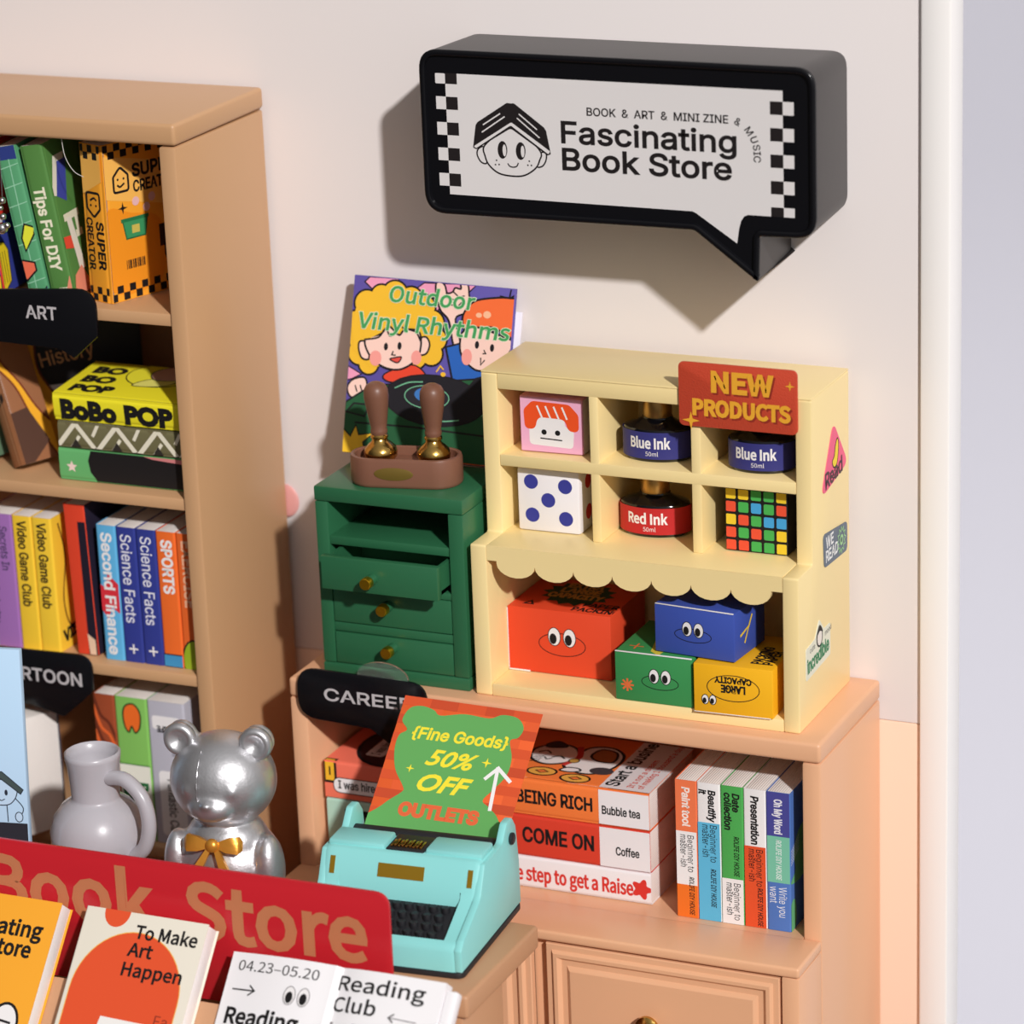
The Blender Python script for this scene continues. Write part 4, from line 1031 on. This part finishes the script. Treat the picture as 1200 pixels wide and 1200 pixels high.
A.text('BOOK  &  ART  &  MINI ZINE', -.5595, 1.261, .0165, FK, W=.311, bold=.06)
for ch, x, z, a in (('&', -.2275, 1.2655, -.5), ('M', -.2035, 1.2475, -.95), ('U', -.1925, 1.2305, -1.2), ('S', -.1875, 1.2145, -1.4), ('I', -.1865, 1.2025, -1.5), ('C', -.1865, 1.1905, -1.58)):
    A.text(ch, x + .0075 * sin(a), z - .0075 * cos(a), .0150, FK, rot=a, bold=.05, al='c')
def Lg(p): return (-.732 + (p[0] - 735) * .000261 - (p[1] - 150) * .0000105, 1.28 + (p[0] - 735) * .0000142 - (p[1] - 150) * .000242)
A.H = Lg
for e in ([(500, 540), (455, 560), (445, 610), (480, 675), (530, 685), (520, 600)], [(1010, 590), (1050, 600), (1050, 660), (1020, 710), (975, 715), (990, 640)]): A.poly(cr(e), FW, out=FK, ow=.0032)
A.poly(cr([(505, 540), (515, 620), (550, 700), (640, 775), (770, 800), (870, 790), (960, 730), (995, 660), (1003, 585), (880, 450), (740, 370), (600, 450)]), FW, out=FK, ow=.0034)
A.poly(rpoly([(410, 545), (440, 560), (740, 378), (1060, 612), (1092, 600), (1050, 400), (1030, 370), (770, 160), (735, 160), (705, 155), (445, 325), (432, 350)], [8, 8, 40, 8, 8, 30, 30, 25, 5, 25, 30, 20], 4), FK)
A.poly(rpoly([(416, 535), (432, 556), (740, 352), (1072, 606), (1086, 580), (745, 325)], [8, 10, 20, 10, 8, 20], 4), FW)
A.line([(418, 545), (440, 556), (720, 385), (745, 376), (770, 388), (1065, 610), (1088, 602)], .0022, FK)
for a_, b_ in (((500, 345), (645, 250)), ((490, 410), (685, 277)), ((815, 255), (968, 387)), ((798, 290), (992, 460))): A.line([a_, b_], .0027, FW)
for c in ((670, 567), (830, 577)): A.ell(c, .011, .0188, FK, rot=-.03); A.ell((c[0] + 17, c[1] + 5), .0042, .0125, FW)
A.line([(718, 690), (735, 712), (765, 720), (795, 712), (808, 686)], .0028, FK, smooth=True)
for p in ((617, 660), (608, 698), (640, 697), (905, 667), (893, 702), (924, 704)): A.ell(p, .0019, .0019, FK, n=10)
wp(b, 'face', t, 50)

# =================================================================== FRONT TABLE AND WHAT STANDS ON IT
TZ = -.3491
WOOD = plastic('light_brown_table', 196, 148, 112, .45)
t = thing('display_table', 'light brown display table with a sloping front rack in the foreground', 'table', (-1.3, -.95, -1.15))
b = MB(); b.box(-2.4, -.513, -1.080, -.72, TZ - .052, TZ, WOOD, .008, seg=3); wp(b, 'table_top', t)
b = MB(); b.box(-.575, -.53, -1.07, -.872, -1.15, TZ - .0525, WOOD, .005); wp(b, 'side_panel', t)
b = MB(); b.box(-2.4, -2.355, -1.07, -.80, -1.15, TZ - .0525, WOOD, .005); wp(b, 'side_panel', t)
SL = Vector((0, .649, .761)); NN = Vector((0, -.761, .649)); NN.normalize(); SL.normalize()
RB = Vector((0, -1.128, -.284))               # top of the rack's board surface
MR = Matrix.Translation(RB) @ Matrix((NN, Vector((1, 0, 0)), SL)).transposed().to_4x4()
b = MB(); b.box(-.018, -.001, -2.4, -.545, -.5, -.13, WOOD, .004, T=MR); b.box(0, .05, -2.4, -.545, -.52, -.415, WOOD, .004, T=MR); wp(b, 'sloping_rack', t)
b = MB(); b.box(-2.3, -.62, -1.36, -1.10, -1.15, -.72, WOOD, .004); wp(b, 'front_box', t)

# ---- red name board
RED2 = mat('glossy_red_acrylic', (196, 36, 46), .22); TANT = pap(196, 122, 84)
M = Matrix.Translation((-.672, -1.083, -.1415)) @ Matrix.Rotation(radians(1.), 4, 'Z')
t = thing('name_board', 'glossy red rounded board with tan lettering across the table front', 'sign', M=M)
b = MB(); q = rrect(-1.55, -.30, 0, 0, .035); b.prism(q, lambda u, v, d: (u, d, v), 0, -.009, RED2, bev=.0015)
A = Art(b, (0, -.009, 0), (1, 0, 0), (0, 0, 1)); A.text('Book  Store', -.929, -.158, .120, TANT, W=.872, bold=.09, fk='N')
b.build('board', t)

# ---- slanted books
GRP = 'books displayed on the sloping rack'
def drack(label, xl, w, s, th, h, cover, front, spine=None, hgt=.36):
    """s: how far the head sits below the rack top, along the slope"""
    org = RB + Vector((xl, 0, 0)) + SL * (-s - hgt)
    M = Matrix.Translation(org) @ Matrix((NN, Vector((1, 0, 0)), SL)).transposed().to_4x4()
    return book(label, (0, 0, 0), th, w, hgt, cover, spine, front, M=M, r=.004, pages=mat('white_page_block', (244, 240, 238), .7))
OR2 = pap(248, 170, 50)
def fb(A, d, h):
    A.text('Fascinating', .265, h - .082, .032, BLK, W=.235, bold=.1, al='r', fk='N'); A.text('Book Store', .25, h - .125, .032, BLK, W=.21, bold=.1, al='r', fk='N')
    A.poly([(.06, h - .36), (.13, h - .13), (.155, h - .15), (.22, h - .3), (.2, h - .36)], BLK); A.line([(.13, h - .135), (.21, h - .30)], .012, WHT)
    A.ell((.235, h - .27), .032, .045, WHT, out=BLK, ow=.006); A.line([(.21, h - .26), (.25, h - .265)], .005, BLK); A.line([(.215, h - .28), (.255, h - .28)], .005, BLK)
    for p in ((.12, .2), (.15, .15), (.17, .18)): A.ell((p[0], h - .36 + p[1] * .5), .006, .006, WHT)
drack('orange shop guide on the sloping rack, leftmost of the three displayed books', -1.687, .292, -.013, .050, .36, OR2, fb)
def ab(A, d, h):
    A.poly([(.012, 0)] + [(.138 - .126 * cos(a), h - .175 + .135 * sin(a)) for a in [k * pi / 24 for k in range(25)]] + [(.264, 0)], pap(226, 84, 46), out=pap(240, 180, 90), ow=.002)
    A.ell((.075, h - .002), .03, .034, pap(226, 84, 46))
    for tx, x, y, W in (('To Make', .128, .052, .142), ('Art', .122, .090, .055), ('Happen', .120, .132, .137)): A.text(tx, x, h - y, .027, BLK, W=W, bold=.08, fk='N')
    A.poly([(.085, h - .36), (.10, h - .222), (.21, h - .225), (.2, h - .36)], pap(240, 236, 232)); A.line([(.1, h - .25), (.15, h - .26), (.2, h - .27)], .003, BLK)
    A.text('Fa', .222, h - .225, .022, pap(140, 50, 34), W=.03)
drack('cream book with an orange arch in the middle of the sloping rack', -1.337, .286, -.017, .050, .36, pap(236, 228, 212), ab)
# open booklet
t = thing('booklet', 'open white booklet with black lettering, rightmost on the sloping rack', 'booklet', M=Matrix.Translation(RB + Vector((-1.0, 0, 0)) + SL * (-.381)) @ Matrix((NN, Vector((1, 0, 0)), SL)).transposed().to_4x4())
PW = mat('white_booklet_paper', (246, 243, 245), .6); Hb = .36; bw = .243
def hgt(u):            # height of the paper over the rack across the opening
    a = (u % bw) / bw if u < 2 * bw - 1e-6 else 1.
    if u < bw: return .012 + .024 * sin(min(1, a * 1.05) * pi * .62)
    return .036 - .018 * (1 - a) ** 6 + .002 * sin(a * pi)
b = MB(); n = 40
us = [2 * bw * i / n for i in range(n + 1)]
ring = lambda z: [(hgt(u) - .001, u, z) for u in us] + [(0.001, 2 * bw, z), (0.001, 0, z)]
b.loft([ring(0), ring(Hb)], PW)
A = Art(b, (0, 0, 0), (0, 1, 0), (0, 0, 1), warp=lambda u, v, e: Vector((hgt(u) - .0002 + e, u, v)))
A.text('04.23–05.20', .022, Hb - .037, .021, BLK, W=.19, fk='N'); A.line([(.022, Hb - .077), (.075, Hb - .077)], .003, BLK); A.line([(.062, Hb - .067), (.075, Hb - .077), (.062, Hb - .087)], .003, BLK)
for x in (.158, .19): A.ell((x, Hb - .076), .013, .019, WHT, out=pap(150, 146, 148), ow=.002); A.ell((x, Hb - .08), .008, .012, BLK)
A.text('Reading', .022, Hb - .148, .032, BLK, W=.17, bold=.1, fk='N'); A.text('Club', .022, Hb - .2, .032, BLK, W=.1, bold=.1, fk='N')
A.text('Reading', bw + .01, Hb - .046, .029, BLK, W=.196, bold=.05, fk='N'); A.text('Club', bw + .01, Hb - .09, .029, BLK, W=.098, bold=.05, fk='N')
A.line([(bw + .14, Hb - .088), (bw + .20, Hb - .09)], .002, pap(120, 116, 118)); A.line([(bw + .15, Hb - .08), (bw + .14, Hb - .088), (bw + .15, Hb - .096)], .003, pap(90, 86, 88))
A.rect(bw + .01, Hb - .118, bw + .075, Hb - .112, pap(140, 136, 138))
b.build('open_pages', t)
b = MB(); b.box(.001, .03, 2 * bw + .001, 2 * bw + .027, 0, Hb - .012, PW, .006); b.build('page_block', t)

# ---- blue card at the far left
t = thing('picture_card', 'pale blue card with a line-drawn face standing behind the red board', 'card', (-1.9985, -1.0, TZ + .003), (radians(-5), 0, radians(11)))
b = MB(); b.box(0, .388, -.0, .018, .0005, .540, pap(182, 212, 238), .002)
A = Art(b, (0, 0, 0), (1, 0, 0), (0, 0, 1), clip=(.002, .002, .386, .538)); LN = pap(40, 46, 60)
A.rect(0, 0, .388, .152, pap(46, 46, 54))
A.H = lambda p: (.330 + (p[0] - .307) * .62, .195 + (p[1] - .225) * .58)
A.line([(.292, .23), (.29, .155)], .0022, LN); A.line([(.325, .23), (.327, .155)], .0022, LN); A.line([(.355, .25), (.385, .21), (.372, .175)], .0022, LN, smooth=True); A.ell((.368, .175), .0085, .011, pap(190, 216, 240), out=LN, ow=.002)
A.poly(cr([(.250, .255), (.275, .225), (.307, .218), (.34, .226), (.362, .258), (.36, .29), (.31, .318), (.252, .29)]), pap(190, 216, 240), out=LN, ow=.0022)
A.poly([(.235, .280), (.303, .348), (.313, .348), (.388, .282), (.378, .265), (.308, .320), (.240, .265)], pap(70, 84, 84), out=LN, ow=.0022)
for x in (.288, .325): A.ell((x, .268), .0036, .0066, LN)
A.line([(.296, .242), (.306, .236), (.318, .242)], .002, LN, smooth=True)
b.build('card', t)

# ---- grey pearl jug
t = thing('jug', 'pearly grey round jug with a loop handle standing left of the silver bear', 'jug', (-1.516, -.80, TZ + .0006))
t.scale = (.93, .93, .93)
PRL = mat('pearl_grey_glaze', (180, 176, 182), .3, bump=.05, bscale=40, coat=.5)
b = MB(); b.lathe([(0, 0), (.06, 0), (.066, .004), (.094, .04), (.112, .088), (.113, .118), (.102, .155), (.082, .182), (.064, .195), (.0575, .199), (.0565, .205), (.058, .24), (.061, .28), (.065, .302), (.0655, .312), (.061, .315), (.055, .310), (.052, .29), (.048, .23), (0, .21)], PRL, 48); b.build('body', t, angle=70)
b = MB(); hp = cr([(.052, -.02, .262), (.10, -.028, .266), (.146, -.035, .228), (.160, -.038, .165), (.142, -.036, .105), (.098, -.028, .07)], 6, False)
b.tube(hp, .0175, PRL, 14); b.build('handle', t, angle=70)

# ---- silver bear
SB = mat('silver_lacquer', (205, 204, 207), .36, .82, .10, 160)
BXc, BYc = -1.158, -.868
t = thing('bear_figurine', 'shiny silver teddy bear figurine with a gold bow behind the red board', 'figurine', (BXc, BYc, TZ + .007), (0, 0, radians(9)))
t.scale = (.93, .93, .96)
def fuse(balls, vox, smooth, m, name, parent):
    b = MB()
    for c, r in balls: b.ball(c, r, m, 32)
    o = b.build(name, parent)
    md = o.modifiers.new('r', 'REMESH'); md.mode = 'VOXEL'; md.voxel_size = vox
    ms = o.modifiers.new('s', 'SMOOTH'); ms.iterations = smooth; ms.factor = .6
    dg = bpy.context.evaluated_depsgraph_get(); me = bpy.data.meshes.new_from_object(o.evaluated_get(dg))
    o.modifiers.clear(); o.data = me; me.materials.clear(); me.materials.append(m)
    me.polygons.foreach_set('use_smooth', [True] * len(me.polygons)); me.update(); return o
hz = .311
fuse([((0, 0, hz), (.123, .110, .107)), ((0, -.082, hz - .034), (.055, .044, .036)), ((0, -.122, hz - .018), (.014, .012, .010)), ((-.052, -.096, hz + .005), (.010, .009, .011)), ((.052, -.096, hz + .005), (.010, .009, .011)),
      ((-.09, .0, hz + .094), (.038, .022, .038)), ((.09, .0, hz + .094), (.038, .022, .038)),
      ((0, .005, .105), (.126, .105, .112)), ((0, .0, .165), (.098, .085, .075)), ((-.108, -.03, .115), (.034, .045, .082)), ((.108, -.03, .115), (.034, .045, .082)),
      ((-.075, -.085, .042), (.05, .062, .036)), ((.075, -.085, .042), (.05, .062, .036))], .0055, 7, SB, 'body', t)
for sx in (-1, 1):
    b = MB(); T = Matrix.Translation((sx * .09, -.022, hz + .094)) @ Matrix.Rotation(pi / 2, 4, 'X')
    b.lathe([(.037, -.01), (.039, .0), (.035, .009), (.028, .012), (.021, .009), (.013, .001), (0, -.002)], SB, 28, T); b.build('ear_rim', t, angle=80)
b = MB(); q = []
for k in range(15):
    el = .95 - k * .085; q.append((-.024, -.112 * cos(el) - .0005, hz + .106 * sin(el)))
b.tube(q, [.0018 if k % 3 == 0 else .0002 for k in range(15)], SB, 8); b.build('stitching', t)
GB = mat('gold_lacquer', (220, 152, 58), .3, .55, .1, 120)
b = MB(); T = Matrix.Translation((0, -.094, .190)) @ Matrix.Rotation(radians(-14), 4, 'X')
b.ball((0, -.008, 0), (.016, .012, .016), GB, 16, T)
for s in (-1, 1):
    b.loft([[(s * .008, -.006, .006), (s * .008, -.008, -.006), (s * .008, .004, -.006), (s * .008, .004, .006)], [(s * .035, -.010, .018), (s * .035, -.012, -.014), (s * .035, .004, -.014), (s * .035, .004, .018)],
            [(s * .060, -.008, .022), (s * .060, -.010, -.016), (s * .060, .006, -.016), (s * .060, .006, .022)], [(s * .068, -.002, .012), (s * .068, -.002, -.008), (s * .068, .006, -.008), (s * .068, .006, .012)]], GB, T=T)
    b.loft([[(s * .002, -.008, -.006), (s * .012, -.008, -.004), (s * .012, .002, -.004), (s * .002, .002, -.006)], [(s * .03, -.022, -.075), (s * .052, -.022, -.066), (s * .052, -.010, -.066), (s * .03, -.010, -.075)]], GB, T=T)
b.build('bow', t, angle=60)

# ---- typewriter
AQ = plastic('aqua_plastic', 142, 216, 214, .4); KB = plastic('black_key_plastic', 34, 34, 38, .5)
ty = radians(4.4); W = .348
t = thing('typewriter', 'aqua blue typewriter with black keys standing on the display table', 'typewriter', (-.734, -1.0245, TZ + .0006), (0, 0, ty))
h = W / 2
b = MB(); q = rrect(-h - .008, -.003, h + .008, .362, .02); b.prism(q, lambda u, v, d: (u, v, d), 0, .013, KB, bev=.002); b.build('base_plate', t)
# body: cross-section rings swept along x, corners pulled in at the ends
def sec(x, k, deck):
    # k pulls the section in at the end caps; deck lowers the keyboard well
    P = [(0.0, .012), (0.0, .055), (.006, .068), (.018, .074)]
    P += [(.020, .074 - deck), (.118, .114 - deck)] if deck else [(.03, .078), (.116, .118)]
    P += [(.124, .132), (.150, .187), (.158, .193), (.235, .193), (.246, .172), (.258, .138), (.33, .134), (.355, .11), (.358, .03), (.358, .012)]
    c = (.18, .09)
    return [(x, c[0] + (y - c[0]) * (1 - k), max(.012, c[1] + (z - c[1]) * (1 - k))) for y, z in P]
b = MB()
b.loft([sec(-h, .06, 0), sec(-h + .006, .015, 0), sec(-h + .016, 0, 0), sec(-h + .038, 0, 0), sec(-h + .040, 0, .016), sec(h - .040, 0, .016), sec(h - .038, 0, 0), sec(h - .016, 0, 0), sec(h - .006, .015, 0), sec(h, .06, 0)], AQ)
for s in (-1, 1):
    o = rpoly([(0, .0135), (-.001, .062), (.016, .078), (.120, .124), (.153, .188), (.262, .188), (.276, .205), (.292, .222), (.324, .222), (.345, .195), (.358, .11), (.359, .0135)], [.003, .008, .01, .03, .008, .02, .01, .014, .014, .015, .01, .003], 4)
    b.prism(o, lambda u, v, d: (d, u, v), s * (h - .010), s * (h + .006), AQ, bev=.0025)
b.box(-h + .004, -.045, .165, .236, .185, .203, AQ, .006); b.box(.045, h - .004, .165, .236, .185, .203, AQ, .006)
b.build('body', t, angle=40)
b = MB(); b.prism([(-h + .042, .019), (h - .042, .019), (h - .042, .119), (-h + .042, .119)], lambda u, v, d: (u, v, .0595 + (v - .022) * .41 + d), 0, .003, KB); kw = b.build('key_bed', t)
for r_ in range(4):
    for c_ in range(9):
        b = MB(); x = -.108 + c_ * .0268 + (r_ % 2) * .006 - .003; y = .036 + r_ * .0225; z = .0595 + (y - .022) * .41
        b.lathe([(0, .0), (.0085, 0), (.0095, .004), (.0085, .013), (.006, .014), (0, .0125)], KB, 12, Matrix.Translation((x, y, z))); b.build('key', t, angle=60)
b = MB(); b.tube([(-h + .009, .297, .160), (h - .009, .297, .160)], .021, KB, 24); b.build('platen', t, angle=60)
b = MB(); b.box(-.042, .042, .164, .24, .188, .197, KB, .003); b.build('type_well', t)
b = MB()
for k in range(9): b.box(-.034 + k * .008, -.029 + k * .008, .172, .204, .197, .201 + .002 * (k % 2), BRASS, .001)
b.build('type_bars', t)
fz = lambda z: .124 + (z - .132) * (.026 / .055)
GP = mat('aged_gold_foil', (176, 140, 40), .4, metal=.7)
def plate(x0, x1, z0, z1, nm):
    b = MB(); b.add([(x0, fz(z0) - .0012, z0), (x1, fz(z0) - .0012, z0), (x1, fz(z1) - .0012, z1), (x0, fz(z1) - .0012, z1), (x0, fz(z0) + .001, z0), (x1, fz(z0) + .001, z0), (x1, fz(z1) + .001, z1), (x0, fz(z1) + .001, z1)],
          [(0, 1, 2, 3), (0, 4, 5, 1), (1, 5, 6, 2), (2, 6, 7, 3), (3, 7, 4, 0)], GP); b.build(nm, t)
plate(-.05, .052, .146, .172, 'name_plate'); plate(-.157, -.146, .143, .176, 'gold_strip'); plate(.147, .158, .143, .176, 'gold_strip')
for s in (1,):
    b = MB(); T = Matrix.Translation((s * (h + .006), .310, .180)) @ Matrix.Rotation(s * pi / 2, 4, 'Y')
    b.lathe([(0, 0), (.012, 0), (.013, .002), (.013, .006), (.010, .008), (0, .008)], KB, 20, T); b.build('platen_knob', t, angle=50)
# the sale sheet held by the roller
Rt = Matrix.Rotation(ty, 4, 'Z')
O = Matrix.Translation((-.734, -1.0245, TZ)) @ Rt
pu = Vector((1, 0, 0)); pv = Vector((.045, .745, .663)); pv = pv.normalized(); pu = (pu - pv * pu.dot(pv)).normalized(); pn = pu.cross(pv)
M = O @ (Matrix.Translation((-.001, .3150, .1460)) @ Matrix((pu, pv, pn)).transposed().to_4x4())
t2 = thing('sale_sheet', 'orange sale sheet with a green bear shape sticking out of the typewriter', 'sheet', M=M)
pw, ph = .318, .333
b = MB(); b.box(-pw / 2, pw / 2, 0, ph, -.0015, .0, pap(232, 98, 48), .0004)
A = Art(b, (0, 0, 0), (1, 0, 0), (0, 1, 0), clip=(-pw / 2, 0, pw / 2, ph), H=hom([(375, 165), (885, 235), (245, 600), (745, 660)], [(-pw / 2, ph), (pw / 2, ph), (-pw / 2, .036), (pw / 2, .036)]))
A0 = A.H; A.H = None
for j in range(15):
    y0 = j * ph / 15
    if j % 2 == 0: A.rect(-pw / 2, y0, pw / 2, y0 + ph / 15, pap(214, 84, 46))
    for i in range(5):
        if (i + j // 2) % 2 == 0: A.rect(-pw / 2 + (i + .5 * (j % 2)) * pw / 5, y0, -pw / 2 + (i + 1 + .5 * (j % 2)) * pw / 5, y0 + ph / 15, pap(198, 76, 44) if j % 2 == 0 else pap(226, 94, 50))
A.H = A0
GN = pap(100, 168, 92)
A.poly(cr([(395, 212), (440, 205), (485, 220), (510, 240), (600, 235), (690, 250), (740, 238), (795, 250), (815, 285), (795, 318), (765, 330), (770, 390), (750, 450), (700, 500), (665, 535), (690, 560), (720, 600), (735, 700), (220, 640), (300, 555), (370, 510), (375, 490), (345, 430), (340, 360), (355, 310), (385, 290), (366, 255)]), GN)
YY = pap(244, 226, 60)
A.textp('{Fine Goods}', (402, 318), (752, 358), .026, YY, bold=.10, shear=.12); A.textp('50%', (455, 412), (632, 436), .036, YY, bold=.08, shear=.35, fk='B'); A.textp('OFF', (425, 500), (612, 522), .038, YY, bold=.1, shear=.35, fk='B')
A.textp('OUTLETS', (360, 585), (640, 615), .028, pap(226, 104, 62), bold=.22)
A.line([(690, 565), (720, 425)], .008, WHT); A.line([(675, 460), (722, 425), (762, 470)], .008, WHT)
c1, c2 = A0((400, 427)), A0((680, 407)); A.H = None; A.star4(c1, .010, YY); A.star4(c2, .012, YY)
b.build('sheet', t2)
